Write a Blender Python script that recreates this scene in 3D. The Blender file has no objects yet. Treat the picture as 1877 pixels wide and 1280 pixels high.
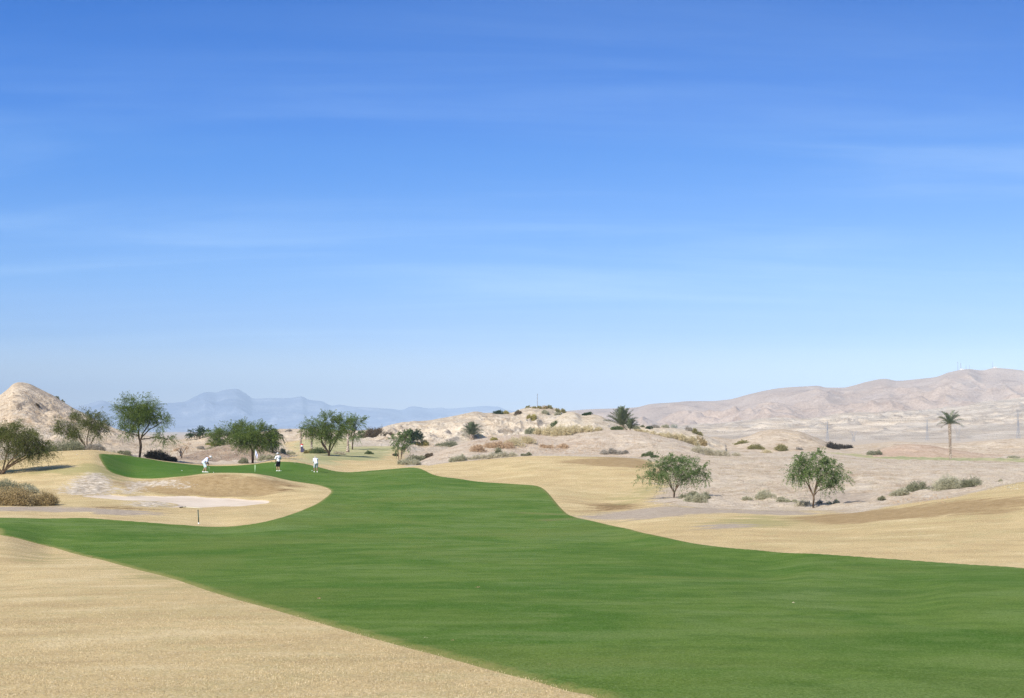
import bpy, bmesh, math, random
import numpy as np
from mathutils import Vector, Matrix, noise as mnoise

random.seed(7)
rng = np.random.default_rng(7)
sc = bpy.context.scene
COL = sc.collection
R = math.radians

# ------------------------------------------------------------------ camera geometry
F = 2578.0                 # focal length in photo pixels (photo 1877 x 1280)
PITCH = math.atan(150.0 / F)
CAMZ = 6.0
_cp, _sp = math.cos(PITCH), math.sin(PITCH)

def pix(px, py):
    """direction of a photo pixel: azimuth (0 = +Y, positive to +X) and slope dz/dhorizontal"""
    x = (px - 938.5) / F
    u = (640.0 - py) / F
    dx, dy, dz = x, _cp - u * _sp, _sp + u * _cp
    return math.atan2(dx, dy), dz / math.hypot(dx, dy)

# ------------------------------------------------------------------ custom properties
def tag(o, label=None, cat=None, group=None, kind=None):
    if label: o['label'] = label
    if cat: o['category'] = cat
    if group: o['group'] = group
    if kind: o['kind'] = kind
    return o

def empty(name, loc, label=None, cat=None, group=None, rz=0.0):
    o = bpy.data.objects.new(name, None)
    COL.objects.link(o)
    o.empty_display_size = 0.2
    o.location = loc
    o.rotation_euler = (0, 0, rz)
    return tag(o, label, cat, group)

def mesh_obj(name, verts, faces, mat, parent=None, smooth=False, mats=None, mat_idx=None):
    me = bpy.data.meshes.new(name)
    me.from_pydata([tuple(v) for v in verts], [], [tuple(f) for f in faces])
    if mats:
        for m in mats: me.materials.append(m)
        if mat_idx is not None: me.polygons.foreach_set('material_index', mat_idx)
    else:
        me.materials.append(mat)
    if smooth: me.polygons.foreach_set('use_smooth', [True] * len(me.polygons))
    me.update()
    o = bpy.data.objects.new(name, me)
    COL.objects.link(o)
    if parent: o.parent = parent
    return o

def fast_mesh(name, V, faces_flat, loop_sizes, mat, parent=None, smooth=True, attrs=None):
    """V (n,3) array; faces_flat 1-D loop vertex indices; loop_sizes per face"""
    me = bpy.data.meshes.new(name)
    nf = len(loop_sizes)
    me.vertices.add(len(V)); me.vertices.foreach_set('co', np.ascontiguousarray(V, dtype=np.float32).ravel())
    me.loops.add(len(faces_flat)); me.loops.foreach_set('vertex_index', np.ascontiguousarray(faces_flat, dtype=np.int32))
    me.polygons.add(nf)
    st = np.zeros(nf, dtype=np.int32); st[1:] = np.cumsum(loop_sizes)[:-1]
    me.polygons.foreach_set('loop_start', st)
    me.polygons.foreach_set('loop_total', np.ascontiguousarray(loop_sizes, dtype=np.int32))
    if smooth: me.polygons.foreach_set('use_smooth', np.ones(nf, dtype=bool))
    if attrs:
        for k, a in attrs.items():
            at = me.attributes.new(k, 'FLOAT', 'POINT')
            at.data.foreach_set('value', np.ascontiguousarray(a, dtype=np.float32))
    me.materials.append(mat)
    me.update(calc_edges=True)
    o = bpy.data.objects.new(name, me)
    COL.objects.link(o)
    if parent: o.parent = parent
    return o

def quads_idx(nr, nc, wrap=False):
    r = np.arange(nr - 1)[:, None]; c = np.arange(nc if wrap else nc - 1)[None, :]
    c2 = (c + 1) % nc
    a = r * nc + c; b = r * nc + c2; d = (r + 1) * nc + c; e = (r + 1) * nc + c2
    return np.stack([a, b, e, d], -1).reshape(-1, 4)

# ------------------------------------------------------------------ numpy noise
_perm = rng.permutation(256).astype(np.int64)
_perm = np.concatenate([_perm, _perm, _perm])
_ang = rng.random(256) * 2 * np.pi
_gx, _gy = np.cos(_ang), np.sin(_ang)

def gnoise(x, y, seed=0):
    x = np.asarray(x, float) + seed * 17.31; y = np.asarray(y, float) + seed * 9.77
    xi = np.floor(x); yi = np.floor(y)
    fx = x - xi; fy = y - yi
    xi = xi.astype(np.int64) & 255; yi = yi.astype(np.int64) & 255
    u = fx * fx * fx * (fx * (fx * 6 - 15) + 10); v = fy * fy * fy * (fy * (fy * 6 - 15) + 10)
    def g(ix, iy, dx, dy):
        h = _perm[_perm[ix & 255] + (iy & 255)]
        return _gx[h] * dx + _gy[h] * dy
    n00 = g(xi, yi, fx, fy); n10 = g(xi + 1, yi, fx - 1, fy)
    n01 = g(xi, yi + 1, fx, fy - 1); n11 = g(xi + 1, yi + 1, fx - 1, fy - 1)
    a = n00 + u * (n10 - n00); b = n01 + u * (n11 - n01)
    return (a + v * (b - a)) * 1.4

def fbm(x, y, octv=4, seed=0, gain=0.5, lac=2.03):
    s = 0; a = 1.0; t = 0
    for i in range(octv):
        s = s + a * gnoise(x, y, seed + i * 3); t += a
        x = x * lac; y = y * lac; a *= gain
    return s / t

def ridged(x, y, octv=4, seed=0, gain=0.5, lac=2.1):
    s = 0; a = 1.0; t = 0; w = 1.0
    for i in range(octv):
        n = 1.0 - np.abs(gnoise(x, y, seed + i * 5)) * 1.6
        n = np.clip(n, 0, 1) ** 2 * w
        s = s + a * n; t += a
        w = np.clip(n * 1.6, 0.2, 1)
        x = x * lac; y = y * lac; a *= gain
    return s / t

def pchip(xs, ys, x):
    """monotone cubic interpolation; ys may be (n,) or (n,m); x 1-D; clamped outside"""
    xs = np.asarray(xs, float); ys = np.asarray(ys, float)
    h = np.diff(xs)
    sh = (-1,) + (1,) * (ys.ndim - 1)
    dl = np.diff(ys, axis=0) / h.reshape(sh)
    m = np.zeros_like(ys)
    a, b = dl[:-1], dl[1:]
    with np.errstate(divide='ignore', invalid='ignore'):
        hm = np.where(a * b > 0, 2 * a * b / (a + b + 1e-30 * np.sign(a + b + 1e-30)), 0.0)
    m[1:-1] = hm; m[0] = dl[0]; m[-1] = dl[-1]
    x = np.clip(np.asarray(x, float), xs[0], xs[-1])
    i = np.clip(np.searchsorted(xs, x, side='right') - 1, 0, len(xs) - 2)
    t = ((x - xs[i]) / h[i])
    t = t.reshape((-1,) + (1,) * (ys.ndim - 1)); hh = h[i].reshape(t.shape)
    t2, t3 = t * t, t * t * t
    return (2*t3-3*t2+1)*ys[i] + (t3-2*t2+t)*hh*m[i] + (-2*t3+3*t2)*ys[i+1] + (t3-t2)*hh*m[i+1]

def sstep(a, b, x):
    t = np.clip((x - a) / (b - a), 0, 1)
    return t * t * (3 - 2 * t)

# ------------------------------------------------------------------ ground profile
ST = [0.3, 3, 8, 12, 20, 30, 45, 60, 75, 90, 100, 108, 116, 125, 137, 150, 160, 180, 200, 250, 320, 450, 1000, 3000, 16000]
ZB = [-1.65, -1.72, -2.0, -2.3, -2.8, -3.4, -4.1, -4.6, -4.9, -5.0, -5.05, -4.98, -4.85, -4.6, -4.15, -3.75, -3.6, -3.5, -3.5, -3.8, -4.2, -5.0, -7.0, -9.0, -11.0]
LST = np.log(ST)
base_prof = lambda d: float(pchip(LST, ZB, np.array([math.log(d)]))[0])
# per column: {distance: photo row of the ground there}
COLS = {
 -260: {75: 962, 90: 935, 100: 922, 108: 912, 116: 900, 125: 885, 137: 866, 150: 852, 160: 846, 180: 846, 200: 848},
 0:    {60: 985, 75: 955, 90: 930, 100: 918, 108: 905, 116: 888, 125: 869, 137: 853, 150: 845, 160: 845, 180: 848, 200: 842, 250: 835},
 100:  {75: 957, 90: 932, 100: 917, 108: 903, 116: 881, 125: 858, 137: 838, 150: 829, 160: 833, 180: 842, 200: 838, 250: 832},
 165:  {75: 957, 90: 930, 100: 914, 108: 905, 116: 878, 125: 853, 137: 832, 150: 826, 160: 832, 180: 840, 200: 836, 250: 830},
 250:  {75: 959, 90: 931, 100: 914, 108: 907, 116: 889, 125: 874, 137: 856, 150: 839, 160: 838, 180: 838, 200: 834},
 330:  {75: 963, 90: 934, 100: 920, 108: 909, 116: 875, 125: 869, 137: 859, 150: 850, 160: 847, 180: 840, 200: 834, 250: 826},
 400:  {75: 966, 90: 934, 100: 922, 108: 911, 116: 868, 125: 868, 137: 862, 150: 855.5, 160: 850, 180: 842, 200: 834, 250: 822},
 460:  {75: 960, 90: 932, 100: 921, 108: 911, 116: 869, 125: 869, 137: 864, 150: 852.5, 160: 850, 180: 842, 200: 836, 250: 826, 320: 815},
 520:  {75: 956, 90: 933, 100: 919, 108: 903, 116: 883, 125: 875, 137: 865, 150: 847, 160: 842, 180: 838, 200: 834, 250: 824, 320: 812},
 580:  {75: 957, 90: 930, 100: 914, 108: 902, 116: 891, 125: 882, 137: 866, 150: 855, 160: 845, 180: 834, 200: 830, 250: 818, 320: 806, 450: 802},
 640:  {75: 958, 90: 933, 100: 915, 108: 903, 116: 893, 125: 883, 137: 871, 150: 863, 160: 850, 180: 837, 200: 830, 250: 817, 320: 806, 450: 801},
 720:  {75: 958, 90: 933, 100: 914, 108: 901, 116: 891, 125: 880, 137: 866, 150: 859, 160: 852, 180: 842, 200: 832, 250: 818, 320: 808, 450: 804},
 780:  {75: 958, 90: 933, 100: 913, 108: 900, 116: 889, 125: 878, 137: 863, 150: 855, 160: 853, 180: 848},
 870:  {90: 933, 100: 915, 108: 902, 116: 892, 125: 881, 137: 860, 150: 845, 160: 843, 180: 848},
 1000: {90: 934, 100: 914, 108: 901, 116: 889, 125: 872, 137: 852, 150: 837, 160: 836, 180: 842, 200: 842},
 1100: {90: 938, 100: 922, 108: 906, 116: 890, 125: 872, 137: 852, 150: 839, 160: 838, 180: 842, 200: 842},
 1240: {60: 978, 75: 950, 90: 928, 100: 915, 108: 903, 116: 888, 125: 872, 137: 856, 150: 846, 160: 840, 180: 837, 200: 838},
 1400: {60: 972, 75: 950, 90: 931, 100: 914, 108: 898, 116: 885, 125: 872, 137: 858, 150: 848, 160: 844, 180: 840, 200: 837, 250: 834},
 1500: {45: 1022, 60: 976, 75: 947, 90: 930, 100: 912, 108: 898, 116: 885, 125: 872, 137: 858, 150: 850, 160: 846, 180: 841, 200: 837, 250: 832},
 1640: {45: 1022, 60: 968, 75: 935, 90: 915, 100: 903, 108: 894, 116: 884, 125: 873, 137: 862, 150: 856, 160: 852, 180: 848, 200: 846, 250: 842},
 1760: {30: 1083, 45: 1022, 60: 962, 75: 917, 82: None, 90: 902, 100: 892, 108: 884, 116: 877, 125: 869, 137: 861, 150: 857, 160: 854, 180: 851, 200: 848, 250: 843},
 1877: {30: 1084, 45: 1022, 60: 958, 75: 905, 90: 883, 100: 883, 108: 880, 116: 875, 125: 869, 137: 863, 150: 859, 160: 857, 180: 854, 200: 851, 250: 845},
 2150: {30: 1084, 45: 1015, 60: 940, 75: 888, 90: 872, 100: 873, 108: 873, 116: 871, 125: 868, 137: 863, 150: 860, 160: 857, 180: 854, 200: 851, 250: 845},
}
_az, _zz = [], []
for cx, prof in COLS.items():
    zs = list(ZB)
    for i, d in enumerate(ST):
        v = prof.get(d)
        if v is not None:
            zs[i] = pix(cx, v)[1] * d
    _az.append(pix(cx, 870)[0]); _zz.append(zs)
EDGE = R(42)
_az = [-EDGE] + _az + [EDGE]; _zz = [ZB] + _zz + [ZB]
NAZ, NLD = 700, 900
T_AZ = np.linspace(-EDGE, EDGE, NAZ)
T_LD = np.linspace(LST[0], LST[-1], NLD)
_tmp = pchip(LST, np.array(_zz).T, T_LD)           # (NLD, ncol)
TAB = pchip(np.array(_az), _tmp.T, T_AZ)           # (NAZ, NLD)

def _look(az, d):
    az = np.clip(az, -EDGE, EDGE); ld = np.log(np.clip(d, ST[0], ST[-1]))
    fa = (az + EDGE) / (2 * EDGE) * (NAZ - 1); fl = (ld - LST[0]) / (LST[-1] - LST[0]) * (NLD - 1)
    ia = np.clip(fa.astype(int), 0, NAZ - 2); il = np.clip(fl.astype(int), 0, NLD - 2)
    a = fa - ia; l = fl - il
    return (TAB[ia, il]*(1-a)*(1-l) + TAB[ia+1, il]*a*(1-l) + TAB[ia, il+1]*(1-a)*l + TAB[ia+1, il+1]*a*l)

def G(az, d):
    """ground height relative to the camera"""
    az = np.asarray(az, float); d = np.asarray(d, float)
    x = d * np.sin(az); y = d * np.cos(az)
    z = _look(az, d)
    z = z + 0.07 * fbm(x / 13, y / 13, 3, 1) * sstep(6, 30, d) * (1 + 2.5 * sstep(130, 200, d))
    z = z + 0.10 * fbm(x / 2.6, y / 4.0, 3, 5) * sstep(150, 175, d) * (1 - sstep(600, 1500, d))
    z = z + 4.0 * fbm(x / 300, y / 300, 3, 9) * sstep(500, 1500, d)
    return z

# ------------------------------------------------------------------ hills: height fields standing on the ground
HILLS = []
class Hill:
    def __init__(s, name, crest, front, back, amp=0.5, wl=8.0, rr=0.5, power=0.8, nr=120, step=0.00075, label=None, edge=0.5, warp=0.6, crestamp=0.25, seed=0, gul=3.0, backp=None):
        # crest: [(px, py, d)]
        s.name = name; s.seed = seed
        s.px = [c[0] for c in crest]
        s.a = np.array([pix(c[0], c[1])[0] for c in crest])
        s.t = np.array([pix(c[0], c[1])[1] for c in crest])
        s.dc = np.array([c[2] for c in crest], float)
        s.front, s.back = front, back
        s.amp, s.wl, s.rr, s.power, s.nr, s.step, s.edge, s.warp, s.crestamp, s.gul = amp, wl, rr, power, nr, step, edge, warp, crestamp, gul
        HILLS.append(s)
    def z(s, az, d):
        az = np.asarray(az, float); d = np.asarray(d, float)
        sh = az.shape
        azf = az.ravel(); df = d.ravel()
        dc_all = pchip(s.a, s.dc, azf)
        keep = (azf >= s.a[0]) & (azf <= s.a[-1]) & (df >= dc_all - s.front) & (df <= dc_all + s.back)
        full = np.full(azf.shape, -1e6)
        if not keep.any(): return full.reshape(sh)
        azf = azf[keep]; df = df[keep]
        t = pchip(s.a, s.t, azf); dc = pchip(s.a, s.dc, azf)
        dfr = dc - s.front; dbk = dc + s.back
        zg_c = G(azf, dc); g = G(azf, df)
        hc = np.maximum(t * dc - zg_c, 0.0)
        u = np.clip((df - dfr) / s.front, 0, 1); w = np.clip((dbk - df) / s.back, 0, 1)
        shp = np.where(df <= dc, 1 - (1 - u) ** (1 / s.power) if s.power < 1 else u ** s.power, w * w * (3 - 2 * w))
        # interpolate between the local ground and the crest level, so that the profile is steady
        x = df * np.sin(azf); y = df * np.cos(azf)
        wx = s.warp * s.wl * fbm(x / (s.wl * 2.5), y / (s.wl * 2.5), 2, s.seed + 40)
        wy = s.warp * s.wl * fbm(x / (s.wl * 2.5), y / (s.wl * 2.5), 2, s.seed + 50)
        rd = ridged((x + wx) / s.wl, (y + wy) / (s.wl * s.gul), 4, s.seed + 60) - 0.9
        fb = fbm(x / s.wl * 1.3, y / s.wl * 1.3, 5, s.seed + 70)
        nz = s.rr * np.minimum(rd, 0) * 1.4 + (1 - s.rr) * 1.7 * fb          # gullies are carved below the crest
        env = s.crestamp * shp ** 2 + (1 - s.crestamp) * np.sin(np.pi * np.clip(shp, 0, 1) ** 1.3)
        a_in = sstep(0, 0.12, np.minimum((azf - s.a[0]), (s.a[-1] - azf)) / (s.a[-1] - s.a[0]) * 4)
        z = g * (1 - shp) + (zg_c + hc) * shp + s.amp * nz * env * a_in * np.clip(hc / (s.amp * 2.0), 0, 1)
        z = z - s.edge * (1 - sstep(0.0, 0.07, shp)) - 0.25 * s.edge * (hc <= 0.01)
        out = (azf < s.a[0]) | (azf > s.a[-1]) | (df < dfr) | (df > dbk)
        full[keep] = np.where(out, -1e6, z)
        return full.reshape(sh)
    def build(s, mat, label=None):
        na = max(8, int((s.a[-1] - s.a[0]) / s.step))
        az = np.linspace(s.a[0], s.a[-1], na)
        dc = pchip(s.a, s.dc, az)
        nf = s.nr; nb = max(10, s.nr // 4)
        uf = np.linspace(0, 1, nf) ; ub = np.linspace(0, 1, nb + 1)[1:]
        D = np.concatenate([(dc - s.front)[None, :] + uf[:, None] * s.front, dc[None, :] + ub[:, None] * s.back], 0)
        D[0] += 1e-4; D[-1] -= 1e-4
        A = np.broadcast_to(az[None, :], D.shape).copy()
        A[:, 0] += 1e-9; A[:, -1] -= 1e-9
        Z = s.z(A, D)
        V = np.stack([D * np.sin(A), D * np.cos(A), Z + CAMZ], -1).reshape(-1, 3)
        q = quads_idx(D.shape[0], na)
        o = fast_mesh(s.name, V, q.ravel(), np.full(len(q), 4), mat, smooth=True)
        tag(o, label, kind='structure')
        return o

def surf_exact(az, d):
    z = G(az, d)
    for h in HILLS: z = np.maximum(z, h.z(az, d))
    return z

class Table:
    """terrain heights sampled once on an azimuth / log-distance lattice, read back bilinearly"""
    def __init__(s, fn):
        s.a0, s.a1, s.na = -0.47, 0.47, 1100
        s.l0, s.l1, s.nl = math.log(3.0), math.log(4600.0), 2000
        A_, L_ = np.meshgrid(np.linspace(s.a0, s.a1, s.na), np.linspace(s.l0, s.l1, s.nl), indexing='ij')
        s.t = fn(A_, np.exp(L_))
    def __call__(s, az, d):
        az = np.asarray(az, float); d = np.asarray(d, float)
        fa = np.clip((az - s.a0) / (s.a1 - s.a0) * (s.na - 1), 0, s.na - 1.001); fl = np.clip((np.log(d) - s.l0) / (s.l1 - s.l0) * (s.nl - 1), 0, s.nl - 1.001)
        i = fa.astype(int); j = fl.astype(int); a = fa - i; l = fl - j
        return s.t[i, j]*(1-a)*(1-l) + s.t[i+1, j]*a*(1-l) + s.t[i, j+1]*(1-a)*l + s.t[i+1, j+1]*a*l
_tabs = {}
def surf(az, d):
    if 's' not in _tabs: _tabs['s'] = Table(surf_exact)
    return _tabs['s'](az, d)
def gsurf(az, d):
    if 'g' not in _tabs: _tabs['g'] = Table(G)
    return _tabs['g'](az, d)

def hit(px, py, dmin=3.0, dmax=4500.0, ground_only=False):
    """first point of the terrain seen through a photo pixel"""
    az, t = pix(px, py)
    ds = np.exp(np.arange(math.log(dmin), math.log(dmax), 0.003))
    A = np.full_like(ds, az)
    z = (gsurf if ground_only else surf)(A, ds)
    ok = np.nonzero(z >= t * ds)[0]
    if len(ok) == 0: return None
    k_ = ok[0]; d = ds[k_]
    if k_ > 0:                                     # refine between the two samples
        e0 = z[k_-1] - t * ds[k_-1]; e1 = z[k_] - t * d
        d = ds[k_-1] + (d - ds[k_-1]) * (-e0 / (e1 - e0 + 1e-12))
    return az, d, float(t * d)

def at(px, py, d=None, dmin=3.0, dmax=4500.0, sink=0.0):
    """terrain point seen at a photo pixel (or, with d, the terrain point at that distance)"""
    if d is None:
        h = hit(px, py, dmin, dmax)
        if h is None:
            h = hit(px, py + 3, dmin, dmax) or hit(px, py + 8, dmin, dmax)
        if h is None: raise ValueError('no terrain at %s %s' % (px, py))
        az, d, _ = h
    else:
        az = pix(px, py)[0]
    z = float(surf(np.array([az]), np.array([float(d)]))[0])
    return Vector((d * math.sin(az), d * math.cos(az), z + CAMZ - sink)), d

# ------------------------------------------------------------------ zones on the ground (signed distance in metres, + inside)
def poly_world(pts):
    out = []
    for p in pts:
        if len(p) == 3:
            az = pix(p[0], p[1])[0]; d = p[2]
        else:
            h = hit(p[0], p[1], 3.0, 600.0, ground_only=True)
            if h is None: raise ValueError('poly point misses ground %s' % (p,))
            az, d = h[0], h[1]
        out.append((d * math.sin(az), d * math.cos(az)))
    return np.array(out)

def smooth_closed(P, n=4):
    out = []
    N = len(P)
    for i in range(N):
        p0, p1, p2, p3 = P[(i-1) % N], P[i], P[(i+1) % N], P[(i+2) % N]
        for k in range(n):
            t = k / n
            out.append(0.5 * ((2*p1) + (-p0+p2)*t + (2*p0-5*p1+4*p2-p3)*t*t + (-p0+3*p1-3*p2+p3)*t**3))
    return np.array(out)

def sdf_poly(P, X, Y):
    n = len(P)
    best = np.full(X.shape, 1e18); inside = np.zeros(X.shape, bool)
    for i in range(n):
        ax, ay = P[i]; bx, by = P[(i+1) % n]
        ex, ey = bx-ax, by-ay
        L = ex*ex+ey*ey
        if L < 1e-12: continue
        t = np.clip(((X-ax)*ex+(Y-ay)*ey)/L, 0, 1)
        best = np.minimum(best, (X-ax-t*ex)**2+(Y-ay-t*ey)**2)
        c = ((ay > Y) != (by > Y))
        with np.errstate(divide='ignore', invalid='ignore'):
            xi = ax+(Y-ay)*ex/(ey if ey != 0 else 1e-12)
        inside ^= c & (X < xi)
    d = np.sqrt(best)
    return np.where(inside, d, -d)
# ------------------------------------------------------------------ material helper
class NT:
    def __init__(s, name, rough=0.9, spec=0.15, world=None):
        if world is not None:
            s.m = None; s.t = world.node_tree
        else:
            s.m = bpy.data.materials.new(name); s.m.use_nodes = True; s.t = s.m.node_tree
            s.b = s.t.nodes['Principled BSDF']
            s.b.inputs['Roughness'].default_value = rough
            s.b.inputs['Specular IOR Level'].default_value = spec
    def n(s, typ, **kw):
        x = s.t.nodes.new(typ)
        for k, v in kw.items(): setattr(x, k, v)
        return x
    def set(s, sock, v):
        if isinstance(v, bpy.types.NodeSocket): s.t.links.new(v, sock)
        else:
            if sock.type == 'RGBA' and len(v) == 3: v = (*v, 1)
            sock.default_value = v
    def pos(s):
        if not hasattr(s, '_p'): s._p = s.n('ShaderNodeNewGeometry').outputs['Position']
        return s._p
    def oco(s):
        if not hasattr(s, '_o'): s._o = s.n('ShaderNodeTexCoord').outputs['Object']
        return s._o
    def scl(s, v, sx, sy, sz, rot=0.0):
        x = s.n('ShaderNodeMapping'); x.inputs['Scale'].default_value = (sx, sy, sz); x.inputs['Rotation'].default_value = (0, 0, rot)
        s.set(x.inputs['Vector'], v); return x.outputs[0]
    def noise(s, scale, detail=4, vec=None, rough=0.55, dist=0.0):
        x = s.n('ShaderNodeTexNoise'); x.inputs['Scale'].default_value = scale; x.inputs['Detail'].default_value = detail
        x.inputs['Roughness'].default_value = rough; x.inputs['Distortion'].default_value = dist
        s.set(x.inputs['Vector'], vec if vec is not None else s.pos()); return x.outputs['Fac']
    def voro(s, scale, vec=None, feature='F1', out='Distance', rnd=1.0):
        x = s.n('ShaderNodeTexVoronoi', feature=feature); x.inputs['Scale'].default_value = scale; x.inputs['Randomness'].default_value = rnd
        s.set(x.inputs['Vector'], vec if vec is not None else s.pos()); return x.outputs[out]
    def mp(s, v, a, b, c=0.0, d=1.0, smooth=False):
        x = s.n('ShaderNodeMapRange', interpolation_type='SMOOTHSTEP' if smooth else 'LINEAR')
        s.set(x.inputs[0], v)
        for i, q in enumerate((a, b, c, d)): s.set(x.inputs[i + 1], q)
        return x.outputs[0]
    def mix(s, f, a, b, blend='MIX'):
        x = s.n('ShaderNodeMix', data_type='RGBA', blend_type=blend)
        s.set(x.inputs[0], f); s.set(x.inputs[6], a); s.set(x.inputs[7], b); return x.outputs[2]
    def math(s, op, a, b=0.0):
        x = s.n('ShaderNodeMath', operation=op); s.set(x.inputs[0], a); s.set(x.inputs[1], b); return x.outputs[0]
    def attr(s, name):
        return s.n('ShaderNodeAttribute', attribute_name=name).outputs['Fac']
    def col(s, c): s.set(s.b.inputs['Base Color'], c); return s
    def bump(s, h, strength=0.5, dist=0.05):
        x = s.n('ShaderNodeBump'); x.inputs['Strength'].default_value = strength; x.inputs['Distance'].default_value = dist
        s.set(x.inputs['Height'], h); s.set(s.b.inputs['Normal'], x.outputs[0]); return s

def simple(name, c, rough=0.7, spec=0.3, var=0.12, scale=20.0, metal=0.0):
    k = NT(name, rough, spec)
    n = k.noise(scale, 3, k.oco())
    k.col(k.mix(k.mp(n, 0.35, 0.65), [x * (1 - var) for x in c], [min(1, x * (1 + var)) for x in c]))
    k.b.inputs['Metallic'].default_value = metal
    return k.m

def desert_color(k, tint=(1, 1, 1), fine=6.0):
    """pinkish beige gravelly soil: colour socket and height socket"""
    T = lambda c: tuple(min(1, c[i] * tint[i] * (0.95, 0.95, 0.935)[i]) for i in range(3))
    big = k.noise(0.06, 5, rough=0.62); mid = k.noise(0.42, 6, rough=0.68); fn = k.noise(fine, 5, rough=0.8)
    c = k.mix(k.mp(big, 0.40, 0.60), T((0.485, 0.385, 0.275)), T((0.55, 0.455, 0.345)))
    c = k.mix(k.mp(mid, 0.50, 0.64, 0, 0.8), c, T((0.60, 0.515, 0.405)))
    c = k.mix(k.mp(mid, 0.455, 0.35, 0, 0.95), c, T((0.37, 0.275, 0.185)))
    c = k.mix(k.mp(fn, 0.52, 0.62, 0, 0.72), c, T((0.30, 0.225, 0.155)))
    c = k.mix(k.mp(fn, 0.47, 0.37, 0, 0.65), c, T((0.66, 0.58, 0.475)))
    h = k.math('ADD', k.math('MULTIPLY', mid, 1.0), k.math('MULTIPLY', fn, 0.5))
    return c, h

# --- ground: dormant straw-coloured turf with zones of soil, mud, thin green
k = NT('dry_ground', 0.95, 0.04)
k2n = k.noise(0.035, 4, rough=0.6); k3n = k.noise(0.42, 6, k.scl(k.pos(), 0.75, 1.2, 1.0, 0.35), rough=0.68)
k4n = k.noise(2.2, 5, rough=0.7); fine = k.noise(34.0, 4, rough=0.8); tuft = k.noise(11.0, 3, k.scl(k.pos(), 1.0, 0.7, 1), rough=0.7)
k5n = k.noise(0.14, 5, k.scl(k.pos(), 0.85, 1.0, 1.0, -0.5), rough=0.65, dist=0.6)
s = k.mix(k.mp(k2n, 0.40, 0.60), (0.53, 0.39, 0.180), (0.60, 0.455, 0.225))
s = k.mix(k.mp(k5n, 0.50, 0.60, 0, 0.55), s, (0.44, 0.345, 0.15))
s = k.mix(k.mp(k3n, 0.50, 0.59, 0, 0.68), s, (0.42, 0.295, 0.135))
s = k.mix(k.mp(k3n, 0.46, 0.36, 0, 0.65), s, (0.68, 0.54, 0.295))
s = k.mix(k.mp(k4n, 0.52, 0.66, 0, 0.5), s, (0.40, 0.335, 0.155))
s = k.mix(k.mp(k.noise(1.0, 4, rough=0.6), 0.54, 0.68, 0, 0.45), s, (0.42, 0.37, 0.17))
s = k.mix(k.mp(tuft, 0.50, 0.66, 0, 0.5), s, (0.42, 0.31, 0.165))
s = k.mix(k.mp(fine, 0.51, 0.62, 0, 0.75), s, (0.32, 0.235, 0.12))
s = k.mix(k.mp(fine, 0.47, 0.37, 0, 0.6), s, (0.85, 0.71, 0.49))
# orange-brown hollows; on the bunker face the brown also paints its shading
hol_shade = k.attr('hollow_shade')
s = k.mix(k.mp(k.math('ADD', hol_shade, k.mp(k3n, 0.3, 0.7, -0.9, 2.1)), -1.0, 1.0, 0, 0.8, True), s, k.mix(k.mp(k4n, 0.42, 0.60), (0.36, 0.25, 0.125), (0.26, 0.17, 0.078)))
sn = k.mp(k.math('ADD', k.attr('stain_shade'), k.math('ADD', k.mp(k3n, 0.40, 0.60, -1.3, 1.0), k.mp(k4n, 0.42, 0.58, -1.0, 0.8))), -0.3, 0.7, 0, 0.7, True)  # brown stains, plus the painted shadow crease at the bunker
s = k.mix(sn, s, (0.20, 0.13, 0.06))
ol = k.attr('olive')
s = k.mix(k.mp(k.math('ADD', ol, k.mp(k3n, 0.3, 0.7, -2.5, 2.5)), -0.8, 2.0, 0, 0.75, True), s, (0.33, 0.30, 0.125))
de_c, de_h = desert_color(k)
de = k.mp(k.math('ADD', k.attr('desert'), k.math('ADD', k.mp(k3n, 0.3, 0.7, -1.3, 1.3), k.mp(k4n, 0.3, 0.7, -0.5, 0.5))), -0.5, 0.7, 0, 1, True)
s = k.mix(de, s, de_c)
scr = k.mp(k.math('ADD', k.attr('scree'), k.mp(k4n, 0.3, 0.7, -1.2, 1.5)), -0.4, 0.6, 0, 0.95, True)
rock = k.mix(k.mp(k.voro(1.6), 0.05, 0.5), (0.80, 0.72, 0.60), (0.34, 0.28, 0.21))
s = k.mix(scr, s, k.mix(k.mp(k4n, 0.45, 0.58), rock, (0.60, 0.51, 0.39)))
mu = k.mp(k.math('ADD', k.attr('mud'), k.math('ADD', k.mp(k3n, 0.3, 0.7, -1.0, 2.0), k.mp(k4n, 0.3, 0.7, -0.6, 0.6))), -0.5, 0.9, 0, 0.92, True)
mudc = k.mix(k.mp(k4n, 0.38, 0.65), (0.44, 0.365, 0.285), (0.33, 0.265, 0.20))
mudc = k.mix(k.mp(fine, 0.5, 0.75, 0, 0.4), mudc, (0.20, 0.16, 0.12))
s = k.mix(mu, s, mudc)
rr_ = k.mp(k.math('ADD', k.attr('rear'), k.mp(k5n, 0.3, 0.7, -2.0, 2.0)), -0.8, 1.0, 0, 0.9, True)
s = k.mix(rr_, s, k.mix(k.mp(k5n, 0.42, 0.58), (0.29, 0.30, 0.14), (0.46, 0.41, 0.22)))
k.col(s)
hh = k.math('ADD', k.math('MULTIPLY', fine, 0.35), k.math('MULTIPLY', k.math('ADD', tuft, k.math('MULTIPLY', k4n, 1.6)), 0.5))
k.bump(k.math('ADD', hh, k.math('MULTIPLY', k.math('MULTIPLY', de, k4n), 2.0)), 0.55, 0.09)
M_GROUND = k.m

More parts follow.
